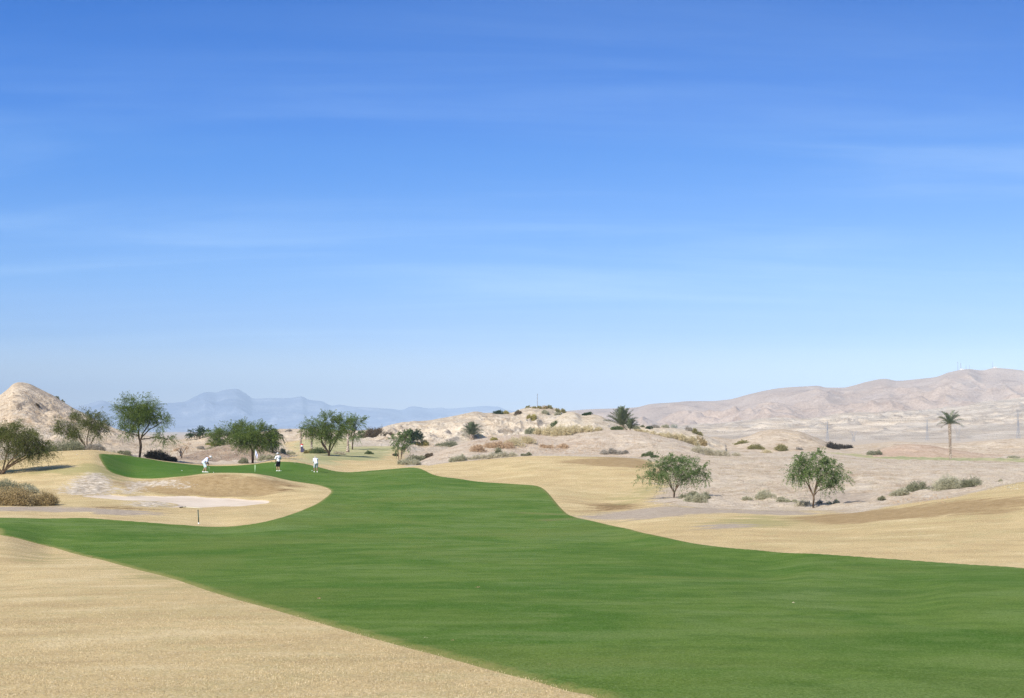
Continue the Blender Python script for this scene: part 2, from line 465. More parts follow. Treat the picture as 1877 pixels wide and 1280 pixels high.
# --- green turf
k = NT('green_turf', 0.9, 0.04)
a = k.noise(0.045, 4, rough=0.6); b = k.noise(0.30, 6, k.scl(k.pos(), 0.7, 1.1, 1, 0.5), rough=0.66, dist=0.6); c = k.noise(1.0, 5, k.scl(k.pos(), 0.85, 1.1, 1, -0.4), rough=0.7)
f = k.noise(30.0, 4, rough=0.85); f2 = k.noise(7.0, 3, rough=0.7)
yl = k.noise(0.07, 4, rough=0.7, dist=0.8)
b2 = k.noise(0.13, 5, k.scl(k.pos(), 0.8, 1.0, 1, -0.6), rough=0.60, dist=1.2)
s = k.mix(k.mp(a, 0.42, 0.58), (0.092, 0.160, 0.019), (0.126, 0.194, 0.032))
s = k.mix(k.mp(b2, 0.50, 0.60, 0, 0.85), s, (0.056, 0.132, 0.010))
s = k.mix(k.mp(b2, 0.47, 0.37, 0, 0.85), s, (0.142, 0.204, 0.054))
s = k.mix(k.mp(b, 0.51, 0.60, 0, 0.55), s, (0.054, 0.120, 0.010))
s = k.mix(k.mp(b, 0.47, 0.38, 0, 0.55), s, (0.150, 0.212, 0.058))
s = k.mix(k.mp(c, 0.51, 0.60, 0, 0.5), s, (0.052, 0.108, 0.010))
s = k.mix(k.mp(c, 0.465, 0.38, 0, 0.45), s, (0.155, 0.208, 0.054))
s = k.mix(k.mp(yl, 0.50, 0.60, 0, 0.5), s, (0.150, 0.185, 0.038))
s = k.mix(k.mp(f2, 0.52, 0.66, 0, 0.4), s, (0.135, 0.190, 0.052))
s = k.mix(k.mp(f, 0.51, 0.62, 0, 0.75), s, (0.036, 0.080, 0.008))
s = k.mix(k.mp(f, 0.47, 0.37, 0, 0.6), s, (0.225, 0.305, 0.110))
# close-mown putting surface: deeper green
pg = k.mp(k.attr('putting'), -5, 5, 0, 0.55, True)
s = k.mix(pg, s, (0.058, 0.142, 0.014))
# thin brownish fringe where the turf ends
ed = k.mp(k.math('ADD', k.attr('edge'), k.math('ADD', k.mp(c, 0.3, 0.7, -0.08, 0.08), k.mp(f2, 0.3, 0.7, -0.07, 0.07))), 0.30, -0.02, 0, 0.75, True)
s = k.mix(ed, s, (0.24, 0.215, 0.075))
s = k.mix(k.mp(k.attr('bare'), -0.8, 0.8, 0, k.mp(c, 0.42, 0.58, 0.0, 0.6), True), s, (0.24, 0.19, 0.085))
k.col(s)
k.bump(k.math('ADD', k.math('MULTIPLY', f, 0.5), k.math('MULTIPLY', f2, 0.6)), 0.5, 0.05)
M_TURF = k.m

# --- bunker sand
k = NT('pale_sand', 0.95, 0.05)
a = k.noise(0.5, 4); f = k.noise(9, 4, rough=0.7)
s = k.mix(k.mp(a, 0.35, 0.65), (0.61, 0.50, 0.38), (0.69, 0.585, 0.46))
s = k.mix(k.mp(f, 0.5, 0.75, 0, 0.4), s, (0.45, 0.37, 0.285))
k.col(s); k.bump(f, 0.4, 0.04); M_SAND = k.m

# --- hill soils
def hill_mat(name, tint, layers=0.0, fine=6.0, scale=1.0, reddish=0.0, cover=0.0, bd=0.25, bs=0.6, contrast=1.0):
    k = NT(name, 0.97, 0.04)
    p = k.scl(k.pos(), scale, scale, scale); k._p = p
    c, h = desert_color(k, tint, fine)
    if layers:
        # tilted strata: dark seams with a shape of their own
        st = k.n('ShaderNodeTexWave', wave_type='BANDS', bands_direction='Z')
        st.inputs['Scale'].default_value = 0.35; st.inputs['Distortion'].default_value = 9.0; st.inputs['Detail'].default_value = 5
        st.inputs['Detail Scale'].default_value = 0.7; st.inputs['Detail Roughness'].default_value = 0.65
        mp_ = k.n('ShaderNodeMapping'); mp_.inputs['Rotation'].default_value = (0.0, 0.30, 0.2); mp_.inputs['Scale'].default_value = (0.35, 0.35, 1.4)
        k.set(mp_.inputs['Vector'], p); k.set(st.inputs['Vector'], mp_.outputs[0])
        c = k.mix(k.mp(st.outputs['Fac'], 0.55, 1.0, 0, layers), c, tuple(0.72 * t * q for t, q in zip(tint, (0.47, 0.375, 0.29))))
        c = k.mix(k.mp(st.outputs['Fac'], 0.35, 0.0, 0, layers), c, tuple(min(1, 1.12 * t * q) for t, q in zip(tint, (0.56, 0.48, 0.39))))
        h = k.math('ADD', h, k.math('MULTIPLY', st.outputs['Fac'], layers * 1.2))
    if reddish:
        r = k.noise(0.05, 4, rough=0.6)
        c = k.mix(k.mp(r, 0.48, 0.66, 0, reddish), c, (0.40, 0.265, 0.19))
    if cover:
        r = k.noise(0.11, 5, rough=0.7)
        c = k.mix(k.mp(r, 0.54, 0.68, 0, cover), c, (0.33, 0.29, 0.155))
    k.col(c); k.bump(h, bs, bd)
    return k.m
# ------------------------------------------------------------------ hills (built first: things stand on them)
H_far = Hill('mountains', [(-420,760,14000),(-200,752,14000),(0,752,14000),(130,746,14000),(160,740,14000),(187,735,14000),(210,741,14000),(250,738,14000),(300,737,14000),(335,735,14000),(360,724,14000),(378,717,14000),(395,718,14000),(412,713,14000),(432,711,14000),(448,718,14000),(466,729,14000),(495,728,14000),(525,728,14000),(553,725,14000),(566,731,14000),(590,734,14000),(608,742,14000),(622,740,14000),(640,743,14000),(690,747,14000),(720,750,14000),(735,752,14000),(757,745,14000),(790,748,14000),(808,746,14000),(820,748,14000),(850,746,14000),(893,743,14000),(912,744,14000),(930,751,14000),(1000,757,14000),(1100,762,14000),(1400,768,14000),(2300,775,14000)],
     4500, 2500, amp=170, wl=1700, rr=0.75, power=0.75, nr=110, step=0.0009, edge=5, crestamp=0.12, gul=1.6, seed=3)
H_range = Hill('mountain_range', [(1020,756,3900),(1085,751,3900),(1120,750,3900),(1163,748,3850),(1195,741,3800),(1240,738,3800),(1262,736,3800),(1300,736,3800),(1335,733,3800),(1370,724,3800),(1400,717,3800),(1430,712,3800),(1455,710,3800),(1480,709,3800),(1498,708,3800),(1515,711,3800),(1545,711,3800),(1565,707,3800),(1590,700,3800),(1622,695,3800),(1645,699,3800),(1690,695,3800),(1715,692,3800),(1740,683,3800),(1775,677,3800),(1800,679.5,3850),(1825,675.5,3850),(1850,677,3850),(1877,680,3850),(1950,684,3850),(2050,680,3850),(2250,690,3850),(2450,735,3850)],
     1900, 1200, amp=48, wl=260, rr=0.95, power=0.9, nr=240, step=0.0006, edge=4, crestamp=0.02, gul=2.2, warp=0.5, seed=11)
H_foot = Hill('foothills', [(1080,790,1900),(1180,783,1900),(1230,779,1900),(1290,777,1950),(1350,771,2000),(1420,766,2000),(1480,765,2050),(1530,758,2100),(1600,753,2150),(1680,750,2200),(1760,744,2250),(1820,733,2300),(1877,728,2300),(1950,726,2300),(2100,730,2300),(2300,770,2300)],
     1000, 500, amp=15, wl=95, rr=0.85, power=0.95, nr=260, step=0.0006, edge=2, crestamp=0.35, gul=1.0, warp=1.2, seed=21)
H_left = Hill('rocky_hill', [(-330,800,300),(-200,775,310),(-110,748,315),(-60,745,320),(-25,742,320),(0,725,320),(14,714,320),(25,704,320),(35,701.5,320),(50,703.5,320),(70,712,320),(95,724,318),(120,740,314),(142,752,310),(165,764,306),(190,777,300),(225,790,290),(270,800,280),(330,808,270)],
     95, 70, amp=2.0, wl=8, rr=0.45, power=0.72, nr=260, step=0.0005, edge=0.6, crestamp=0.10, gul=2.6, seed=31)
H_low = Hill('dirt_mound', [(120,812,215),(160,802,218),(200,799,222),(240,803,225),(290,808,228),(330,806,232),(360,800,235),(378,796,236),(400,802,236),(430,815,236),(470,826,236)],
     32, 20, amp=0.55, wl=4, rr=0.4, power=0.75, nr=70, step=0.0006, edge=0.4, crestamp=0.2, gul=1.6, seed=33)
H_scrub = Hill('rocky_mound', [(300,845,178),(340,835,180),(375,826,182),(400,819,184),(430,815,185),(470,817,185),(500,824,184),(525,833,182),(545,842,180)],
     16, 12, amp=0.5, wl=2.6, rr=0.5, power=0.6, nr=60, step=0.0006, edge=0.3, crestamp=0.3, gul=1.2, seed=37)
H_dune = Hill('sand_hill', [(380,806,420),(430,797,430),(480,792,440),(520,787,440),(560,787,440),(600,789,430),(650,790,420),(680,789,400),(720,800,380)],
     60, 50, amp=1.3, wl=9, rr=0.5, power=0.8, nr=70, step=0.0008, edge=0.5, crestamp=0.1, gul=2, seed=41)
H_mid = Hill('eroded_hill', [(640,806,330),(680,796,335),(703,783,338),(725,777,340),(752,773,342),(790,770,345),(815,766,348),(835,762,350),(852,758,350),(872,755,352),(890,757,354),(915,757,356),(935,757,358),(955,750,360),(978,746,362),(1000,746,362),(1020,749,362),(1038,755,360),(1060,760,350),(1085,763,345),(1110,775,340),(1140,785,340),(1180,792,340)],
     95, 60, amp=1.7, wl=6.0, rr=0.9, power=0.85, nr=240, step=0.0005, edge=0.6, crestamp=0.10, gul=2.4, warp=0.8, seed=43)
H_peak = Hill('pale_dune', [(985,792,300),(1010,775,300),(1025,763,300),(1040,757,300),(1052,756,300),(1068,761,300),(1085,760,300),(1100,763,300),(1118,771,300),(1140,778,300),(1170,781,300),(1210,783,300),(1260,790,300),(1300,802,300),(1330,815,300)],
     50, 40, amp=1.1, wl=6, rr=0.7, power=0.75, nr=120, step=0.0005, edge=0.5, crestamp=0.08, gul=3, seed=47)
H_front = Hill('gravel_mound', [(735,862,182),(760,850,185),(800,832,190),(840,816,195),(880,805,200),(930,799,205),(970,797,208),(1010,797,210),(1050,794,210),(1090,789,210),(1130,788,210),(1160,790,208),(1200,797,205),(1240,806,202),(1270,816,200),(1300,829,198),(1330,840,195)],
     42, 40, amp=0.42, wl=3.5, rr=0.45, power=0.62, nr=170, step=0.0005, edge=0.3, crestamp=0.15, gul=1.3, seed=53)
H_rdune = Hill('low_dunes', [(1240,818,330),(1275,806,330),(1310,802,335),(1345,806,340),(1370,800,345),(1400,790,350),(1428,787,350),(1460,791,350),(1490,800,350),(1520,813,348),(1545,821,345),(1570,817,350),(1610,813,355),(1650,810,360),(1690,812,360),(1740,813,360),(1790,810,360),(1830,806,360),(1877,804,360),(1960,803,360),(2100,806,360),(2250,830,360)],
     75, 50, amp=0.9, wl=9, rr=0.5, power=0.62, nr=130, step=0.0006, edge=0.5, crestamp=0.2, gul=2, seed=59)
H_red = Hill('reddish_dune', [(1570,840,285),(1600,830,288),(1630,820,290),(1665,815,290),(1700,817,290),(1735,823,290),(1780,830,290),(1830,834,290),(1900,838,290),(1990,846,290)],
     30, 25, amp=0.35, wl=6, rr=0.4, power=0.6, nr=60, step=0.0007, edge=0.4, crestamp=0.1, gul=2, seed=61)

# ------------------------------------------------------------------ zones
FAIR = [(-40,970),(0,982),(40,990),(100,1005),(165,1023),(250,1045),(330,1066),(400,1090),(470,1110),(560,1136),(650,1162),(740,1187),(830,1210),(900,1230),(980,1250),(1040,1268),(1100,1284),
        (1180,1310,9.6),(1300,1400,7.0),(1600,1600,4.6),(2300,1900,3.4),(3600,1900,3.0),(3300,1300,14),(2500,1150,26),(2150,1085,33),
        (1960,1052),(1877,1043),(1800,1038),(1700,1031),(1600,1024),(1500,1017),(1400,1011),(1330,1005),(1260,995),(1200,982),(1150,970),(1090,957),(1045,946),(1030,934),(1015,917),(1000,900),(985,892),(950,889),
        (900,886),(850,880),(810,875),(785,867),(765,859),(745,857.5,147),(720,861),(680,864),(640,867),(615,865),(590,859),(560,851.5),(525,847,149),(490,848,150),(450,853,149),(410,856,149),(370,855,149),(330,849,149),(290,844,149),(240,842,149),(205,848,144),(180,854,137),(196,862),(222,873),(250,878),(300,877.5),
        (340,874),(370,871,117.2),(400,868.5,117.2),(430,867.5,117.2),(455,869,117.2),(490,873),(530,882),(570,888),(598,895),(607,901),(603,908),(585,922),(550,938),(500,954),(450,964),(410,967),(350,965),(280,960),(200,954),(150,951),(100,952),(0,951),(-60,950),(-300,940,78),(-500,960,60)]
PUTT = [(180,854,137),(196,862),(222,873),(250,878),(300,878,118),(370,871,116),(455,869,116),(530,874),(600,868),(600,862,147),(560,852,148),(525,847,150),(450,853,150),(330,849,151),(290,844,151),(240,842,151),(205,848,146)]
SAND = [(150,910),(175,908),(205,907),(232,909.5),(262,908),(300,909.5),(345,908.5),(385,912),(425,913),(455,916),(492,917.5),(487,923),(462,926),(435,929),(405,929),(370,931),(340,930.5),(290,930),(318,928),(330,925),(300,921),(262,918),(235,918),(200,915)]
fair_w = smooth_closed(poly_world(FAIR), 3)
putt_w = smooth_closed(poly_world(PUTT), 2)
sand_w = smooth_closed(poly_world(SAND), 3)
DES_R = [(742,857,149),(770,854,153),(800,850,154),(850,846,150),(900,841,151),(950,837,152),(1000,836,151),(1060,838,151),(1120,838,152),(1170,838,152),(1200,850),(1222,870),(1215,895),(1188,916),(1200,926),(1290,933),(1400,937),(1490,937),(1560,941),(1625,932),(1680,921),(1740,914),(1790,903),(1830,893),(1877,884),(2300,870,75),(2900,900,90),(2900,800,3000),(500,800,3000),(560,815,330),(740,815,330)]
DES_L = [(-700,880,110),(-200,850,145),(20,845,150),(60,838,149),(100,829,152),(165,826,152.5),(220,832,153),(280,840,153),(340,848,154),(410,854,154),(470,850,155),(500,845,158),(540,826,200),(520,812,300),(540,806,420),(560,800,1500),(-900,800,1500)]
MUDS = [[(1062,949),(1110,942),(1160,936),(1215,930),(1300,934),(1400,937),(1500,940),(1480,945),(1380,943),(1300,941),(1240,946),(1200,951),(1130,954),(1085,953)],
        [(-60,934),(0,931),(60,930),(110,931),(160,934),(230,938),(290,944),(240,945),(170,941),(90,937),(20,937),(-60,939)],
        [(1505,906),(1560,905),(1610,915),(1560,925),(1500,925)],
        [(1320,962),(1365,964),(1350,968),(1310,966)]]
HOLLOW_SHADES = [[(1085,930),(1110,925),(1150,927),(1160,932),(1120,938),(1090,938)],
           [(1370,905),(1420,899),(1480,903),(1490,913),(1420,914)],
           [(245,885),(330,878),(400,873),(470,876),(520,884),(530,892),(510,904),(470,910),(300,903),(245,903)],  # bunker bank: brown soil with painted shading that deepens the face
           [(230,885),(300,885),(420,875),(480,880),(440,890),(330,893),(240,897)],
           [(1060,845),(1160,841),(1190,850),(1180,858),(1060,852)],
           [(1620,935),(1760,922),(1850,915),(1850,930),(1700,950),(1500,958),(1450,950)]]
OLIVES = [[(1130,912),(1190,890),(1215,900),(1190,915),(1150,925)],
          [(1400,908),(1440,901),(1470,906),(1440,911)],
          [(250,1045),(400,1086),(330,1080),(230,1050),(120,1020),(60,1018)],
          [(1300,960),(1400,945),(1470,955),(1420,970),(1330,967)],
          [(-40,862),(60,862),(170,850),(220,866),(230,885),(150,872),(60,870)],
          ]
STAIN_SHADES = [[(1085,930),(1110,925),(1150,926),(1162,931),(1120,937),(1090,938)],
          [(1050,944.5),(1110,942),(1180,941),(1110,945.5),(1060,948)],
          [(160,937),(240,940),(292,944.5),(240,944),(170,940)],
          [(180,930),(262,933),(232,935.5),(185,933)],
          [(228,907),(240,896),(256,885),(266,886),(252,898),(262,906),(250,908)],  # shadow under the bunker's overhanging edge, painted as a dark crease
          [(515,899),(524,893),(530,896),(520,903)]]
REAR = [[(1530,833,240),(1600,836,240),(1680,842,230),(1760,845,222),(1880,848,215),(2300,850,215),(2300,842,262),(1880,839,262),(1760,837,262),(1640,832,262),(1530,828,262)],
        [(560,850),(640,846),(700,846),(715,835,190),(740,815,330),(560,812,330),(545,822,220)]]
SCREE = [[(118,905),(130,888),(160,871),(185,870),(205,885),(208,903),(180,907),(150,908)],
         [(228,905),(235,888),(255,884),(330,888),(330,893),(262,893),(248,905)],
         [(240,924),(260,920),(300,922),(315,926),(280,930),(250,929)]]
BARES = [[(945,941),(1000,942),(1060,944),(1060,946),(1000,945.5),(950,943.5)],
         [(985,955.5),(1050,951),(1110,950),(1120,953),(1060,954.5),(1000,957)]]

azs = np.concatenate([np.linspace(-math.pi, -0.46, 70)[:-1], np.arange(-0.46, 0.46, 0.001), np.linspace(0.46, math.pi, 70)[:-1]])
lds = np.concatenate([np.arange(math.log(0.35), math.log(6), 0.05), np.arange(math.log(6), math.log(60), 0.0065), np.arange(math.log(60), math.log(290), 0.0045), np.arange(math.log(290), math.log(16000), 0.035)])
ds = np.exp(lds)
D, A = np.meshgrid(ds, azs, indexing='ij')
Z = G(A, D)
X, Y = D * np.sin(A), D * np.cos(A)
nr, na = D.shape
core = (D > 2.5) & (D < 420) & (np.abs(A) < 0.9)
def field(polys, mask=core, clampv=30.0):
    out = np.full(D.shape, -clampv)
    xx, yy = X[mask], Y[mask]
    v = np.full(xx.shape, -clampv)
    for P in polys: v = np.maximum(v, sdf_poly(P, xx, yy))
    out[mask] = np.clip(v, -clampv, clampv)
    return out
f_fair = field([fair_w]); f_putt = field([putt_w]); f_sand = field([sand_w])
f_des = field([poly_world(DES_R), poly_world(DES_L)])
f_des = np.where((D >= 420) | ((np.abs(A) >= 0.9) & (D > 170)), 30.0, f_des)
f_mud = field([smooth_closed(poly_world(p), 2) for p in MUDS])
f_hollow_shade = field([smooth_closed(poly_world(p), 2) for p in HOLLOW_SHADES])
f_oli = field([smooth_closed(poly_world(p), 2) for p in OLIVES])
f_stain_shade = field([smooth_closed(poly_world(p), 2) for p in STAIN_SHADES])
f_rear = field([smooth_closed(poly_world(p), 2) for p in REAR])
f_scr = field([smooth_closed(poly_world(p), 2) for p in SCREE])
f_bar = field([smooth_closed(poly_world(p), 2) for p in BARES])
# small step down into the sand
Z = Z - 0.16 * sstep(-0.25, 0.35, f_sand)
rough = sstep(0, 3, f_des) * sstep(60, 80, D) * (1 - sstep(350, 600, D))
Z = Z + rough * (0.24 * fbm(X / 1.5, Y / 1.5, 3, 77) + 0.24 * fbm(X / 5, Y / 5, 3, 79)) + sstep(-0.5, 1.0, f_scr) * 0.16 * fbm(X / 0.9, Y / 0.9, 3, 83)

V = np.stack([X, Y, Z + CAMZ], -1).reshape(-1, 3)
# one vertex under the camera closes the disc
q = quads_idx(nr, na, wrap=True)
V = np.concatenate([V, [[0, 0, float(Z[0].mean()) + CAMZ]]], 0)
cidx = len(V) - 1
tri = np.stack([np.full(na, cidx), np.arange(na), (np.arange(na) + 1) % na], -1)
q = q[:, ::-1]; tri = tri[:, ::-1]
loops = np.concatenate([q.ravel(), tri.ravel()]); sizes = np.concatenate([np.full(len(q), 4), np.full(len(tri), 3)])
ext = lambda a, v=-30.0: np.append(a.ravel(), v)
ground = fast_mesh('ground', V, loops, sizes, M_GROUND, attrs={'desert': ext(f_des), 'mud': ext(f_mud), 'hollow_shade': ext(f_hollow_shade), 'olive': ext(f_oli), 'scree': ext(f_scr), 'rear': ext(f_rear), 'stain_shade': ext(f_stain_shade)})
tag(ground, 'straw coloured dormant turf and bare desert soil', kind='structure')

def clip_sheet(name, fld, mat, lift, attrs, label):
    """the part of the ground grid where fld > 0, as its own thin sheet cut exactly along fld = 0"""
    Fv = fld.ravel(); P = np.stack([X, Y, Z + CAMZ], -1).reshape(-1, 3)
    qq = quads_idx(nr, na, wrap=False)[:, ::-1]
    pos = Fv[qq] > 0; cnt = pos.sum(1)
    full = qq[cnt == 4]; part = qq[(cnt > 0) & (cnt < 4)]
    AV = {k_: a.ravel() for k_, a in attrs.items()}
    used, inv = np.unique(full.ravel(), return_inverse=True)
    verts = [P[used] + np.array([0, 0, lift]) * np.clip(Fv[used] / 0.15, 0, 1)[:, None]]
    at_ = {k_: [a[used]] for k_, a in AV.items()}
    idx_of = dict(zip(used.tolist(), range(len(used))))
    loops = [inv.reshape(-1)]; sizes = [np.full(len(full), 4)]
    nv = []; na_ = {k_: [] for k_ in AV}; ecache = {}; lp = []; sz = []
    base = len(used)
    def vid(i):
        if i in idx_of: return idx_of[i]
        nv.append(P[i] + np.array([0, 0, lift * min(1, Fv[i] / 0.15)]))
        for k_ in AV: na_[k_].append(AV[k_][i])
        idx_of[i] = base + len(nv) - 1; return idx_of[i]
    def eid(i, j):
        key = (i, j) if i < j else (j, i)
        if key in ecache: return ecache[key]
        t = Fv[i] / (Fv[i] - Fv[j])
        nv.append(P[i] * (1 - t) + P[j] * t)
        for k_ in AV: na_[k_].append(AV[k_][i] * (1 - t) + AV[k_][j] * t)
        ecache[key] = base + len(nv) - 1; return ecache[key]
    for f4 in part.tolist():
        poly = []
        for a_, b_ in zip(f4, f4[1:] + f4[:1]):
            if Fv[a_] > 0: poly.append(vid(a_))
            if (Fv[a_] > 0) != (Fv[b_] > 0): poly.append(eid(a_, b_))
        if len(poly) >= 3:
            lp += poly; sz.append(len(poly))
    VV = np.concatenate(verts + [np.array(nv)], 0)
    aa = {k_: np.concatenate([at_[k_][0], np.array(na_[k_])]) for k_ in AV}
    o = fast_mesh(name, VV, np.concatenate([loops[0], np.array(lp)]), np.concatenate([sizes[0], np.array(sz)]), mat, attrs=aa)
    return tag(o, label, kind='structure')
clip_sheet('fairway_grass', f_fair, M_TURF, 0.03, {'edge': f_fair, 'putting': f_putt, 'bare': f_bar}, 'mown green turf of fairway and putting green')
clip_sheet('bunker_sand', f_sand, M_SAND, 0.03, {'edge': f_sand}, 'pale sand lying in the bunker below the green')

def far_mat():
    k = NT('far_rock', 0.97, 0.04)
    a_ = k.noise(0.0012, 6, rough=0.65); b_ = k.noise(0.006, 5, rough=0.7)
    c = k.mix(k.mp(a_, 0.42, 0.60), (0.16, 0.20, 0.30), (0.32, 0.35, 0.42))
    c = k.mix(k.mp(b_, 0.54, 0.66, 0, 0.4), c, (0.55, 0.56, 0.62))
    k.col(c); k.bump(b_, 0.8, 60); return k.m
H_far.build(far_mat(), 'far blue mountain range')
H_range.build(hill_mat('range_rock', (0.86, 0.77, 0.74), scale=0.035, fine=5, bd=8, bs=0.5), 'long bare mauve brown range')
H_foot.build(hill_mat('badland_rock', (0.98, 0.97, 0.95), layers=0.45, scale=0.12, fine=7, bd=2.5, bs=0.7), 'pale eroded badlands below the range')
H_left.build(hill_mat('hill_rock', (1.10, 1.09, 1.08), fine=2.2, scale=0.9, bd=0.6, bs=0.9), 'steep rocky conical hill')
H_low.build(hill_mat('mound_soil', (1.0, 0.97, 0.93), fine=3.0, bd=0.4, bs=0.7), 'low pale dirt mound')
H_scrub.build(hill_mat('scrub_soil', (0.80, 0.74, 0.73), fine=3.5, reddish=0.6, bd=0.5, bs=0.9), 'rocky mound of grey and rusty soil')
H_dune.build(hill_mat('dune_soil', (1.04, 1.03, 1.0), bd=0.3), 'pale sand hill in the distance')
H_mid.build(hill_mat('eroded_soil', (1.06, 1.08, 1.10), fine=2.0, scale=0.7, bd=0.6, bs=0.8), 'eroded pale hill with gullies')
H_peak.build(hill_mat('pale_soil', (1.08, 1.10, 1.10), fine=2.5, bd=0.3), 'smooth pale dune')
H_front.build(hill_mat('gravel_soil', (1.02, 1.02, 1.04), fine=4.5, bd=0.3, bs=0.7, reddish=0.25), 'rounded gravel mound')
H_rdune.build(hill_mat('low_dune_soil', (1.0, 0.98, 0.95), fine=2.0, scale=0.8, bd=0.3), 'low pale dunes')
H_red.build(hill_mat('red_soil', (0.97, 0.88, 0.83), fine=2.0, bd=0.3, reddish=0.4), 'low reddish dune')
# ------------------------------------------------------------------ plants
def leaf_mat(name, dark, mid, light, trans=0.35, rough=0.75):
    k = NT(name, rough, 0.2)
    t = k.attr('tone')
    r = k.n('ShaderNodeValToRGB'); r.color_ramp.elements.new(0.5)
    for e_, (p_, c_) in zip(r.color_ramp.elements, ((0.0, dark), (0.5, mid), (1.0, light))): e_.position = p_; e_.color = (*c_, 1)
    k.set(r.inputs[0], t); k.col(r.outputs[0])
    tr = k.n('ShaderNodeBsdfTranslucent'); k.set(tr.inputs[0], r.outputs[0])
    mx = k.n('ShaderNodeMixShader'); mx.inputs[0].default_value = trans
    k.t.links.new(k.b.outputs[0], mx.inputs[1]); k.t.links.new(tr.outputs[0], mx.inputs[2])
    k.t.links.new(mx.outputs[0], k.t.nodes['Material Output'].inputs['Surface'])
    return k.m

LM = {
 'mesquite':  leaf_mat('mesquite_leaf', (0.068, 0.112, 0.020), (0.125, 0.182, 0.035), (0.225, 0.275, 0.068)),
 'olive_mesquite': leaf_mat('olive_mesquite_leaf', (0.070, 0.090, 0.020), (0.128, 0.148, 0.036), (0.225, 0.232, 0.075)),
 'acacia':    leaf_mat('acacia_leaf', (0.085, 0.140, 0.040), (0.15, 0.22, 0.070), (0.25, 0.31, 0.120)),
 'darkgreen': leaf_mat('dark_leaf', (0.030, 0.055, 0.020), (0.048, 0.085, 0.032), (0.075, 0.12, 0.050)),
 'greygreen': leaf_mat('grey_green_leaf', (0.18, 0.185, 0.105), (0.28, 0.28, 0.17), (0.37, 0.36, 0.23)),
 'sage':      leaf_mat('sage_leaf', (0.34, 0.325, 0.20), (0.47, 0.445, 0.30), (0.59, 0.56, 0.40)),
 'pale':      leaf_mat('pale_grass_leaf', (0.45, 0.40, 0.27), (0.58, 0.52, 0.37), (0.68, 0.62, 0.46)),
 'straw':     leaf_mat('straw_leaf', (0.50, 0.42, 0.24), (0.66, 0.56, 0.34), (0.78, 0.68, 0.44)),
 'rust':      leaf_mat('rust_leaf', (0.45, 0.29, 0.17), (0.60, 0.43, 0.27), (0.68, 0.53, 0.36)),
 'tan':       leaf_mat('tan_leaf', (0.26, 0.20, 0.095), (0.42, 0.32, 0.15), (0.62, 0.47, 0.26)),
 'brown':     leaf_mat('brown_leaf', (0.10, 0.075, 0.045), (0.16, 0.12, 0.07), (0.23, 0.18, 0.11)),
 'olive':     leaf_mat('olive_leaf', (0.19, 0.17, 0.06), (0.31, 0.28, 0.11), (0.44, 0.39, 0.18)),
 'yellow':    leaf_mat('yellow_leaf', (0.30, 0.26, 0.08), (0.45, 0.39, 0.13), (0.58, 0.50, 0.20)),
 'green':     leaf_mat('green_leaf', (0.085, 0.12, 0.045), (0.14, 0.18, 0.07), (0.21, 0.25, 0.11)),
 'grey':      leaf_mat('grey_twig', (0.30, 0.265, 0.21), (0.42, 0.375, 0.31), (0.54, 0.49, 0.41)),
 'shade':     leaf_mat('dark_shaded_leaf', (0.040, 0.032, 0.022), (0.065, 0.052, 0.034), (0.11, 0.085, 0.055)),  # painted-in shading for shrubs by the tallest mesquite, own dark colour elsewhere
}
def bark_mat(name, c1, c2):
    k = NT(name, 0.9, 0.1)
    n = k.noise(14, 4, k.scl(k.oco(), 1, 1, 0.25))
    k.col(k.mix(k.mp(n, 0.35, 0.65), c1, c2)); k.bump(n, 0.5, 0.02); return k.m
M_BARK = bark_mat('bark', (0.10, 0.068, 0.045), (0.21, 0.15, 0.10))
M_BARK_DK = bark_mat('dark_bark', (0.035, 0.024, 0.018), (0.085, 0.06, 0.042))
M_TWIG = bark_mat('twig', (0.22, 0.17, 0.13), (0.34, 0.28, 0.22))

def unit(v): return v / (np.linalg.norm(v, axis=-1, keepdims=True) + 1e-9)

def leaves(P, Dr, L, nl, ll, lw, droop, r, spread=0.8, thick=0.0):
    """P (n,3) spray roots, Dr (n,3) directions, L (n,) lengths -> verts, nfaces, tone"""
    n = len(P)
    t = (np.arange(nl) + 0.5) / nl
    side = unit(np.cross(Dr, r.normal(size=(n, 3))))
    tt = t[None, :, None]
    pos = P[:, None, :] + Dr[:, None, :] * (L[:, None, None] * tt)
    pos[..., 2] -= droop * L[:, None] * (t[None, :] ** 2)
    if thick: pos = pos + r.normal(size=(n, nl, 3)) * (thick * L[:, None, None] * (1.05 - 0.85 * tt))
    sg = np.where(np.arange(nl) % 2 == 0, 1.0, -1.0)[None, :, None]
    ld = unit(Dr[:, None, :] * 0.9 + side[:, None, :] * sg * spread + r.normal(size=(n, nl, 3)) * 0.35 - np.array([0, 0, 0.5 * droop]) * tt)
    lwv = unit(np.cross(ld, r.normal(size=(n, nl, 3)))) * (lw * 0.5)
    sc_ = r.uniform(0.7, 1.25, size=(n, nl, 1))
    a = pos; b = pos + ld * ll * 0.45 * sc_ + lwv * sc_; c = pos + ld * ll * sc_; d_ = pos + ld * ll * 0.45 * sc_ - lwv * sc_
    V = np.stack([a, b, c, d_], 2).reshape(-1, 3)
    tone = np.clip(r.normal(0.5, 0.20, size=(n, 1, 1)) + r.normal(0, 0.10, size=(n, nl, 1)), 0, 1)
    tone = np.broadcast_to(tone, (n, nl, 4)).reshape(-1)
    return V, tone

def quad_mesh(name, V, tone, mat, parent):
    nf = len(V) // 4
    return fast_mesh(name, V, np.arange(nf * 4), np.full(nf, 4), mat, parent=parent, smooth=False, attrs={'tone': tone})

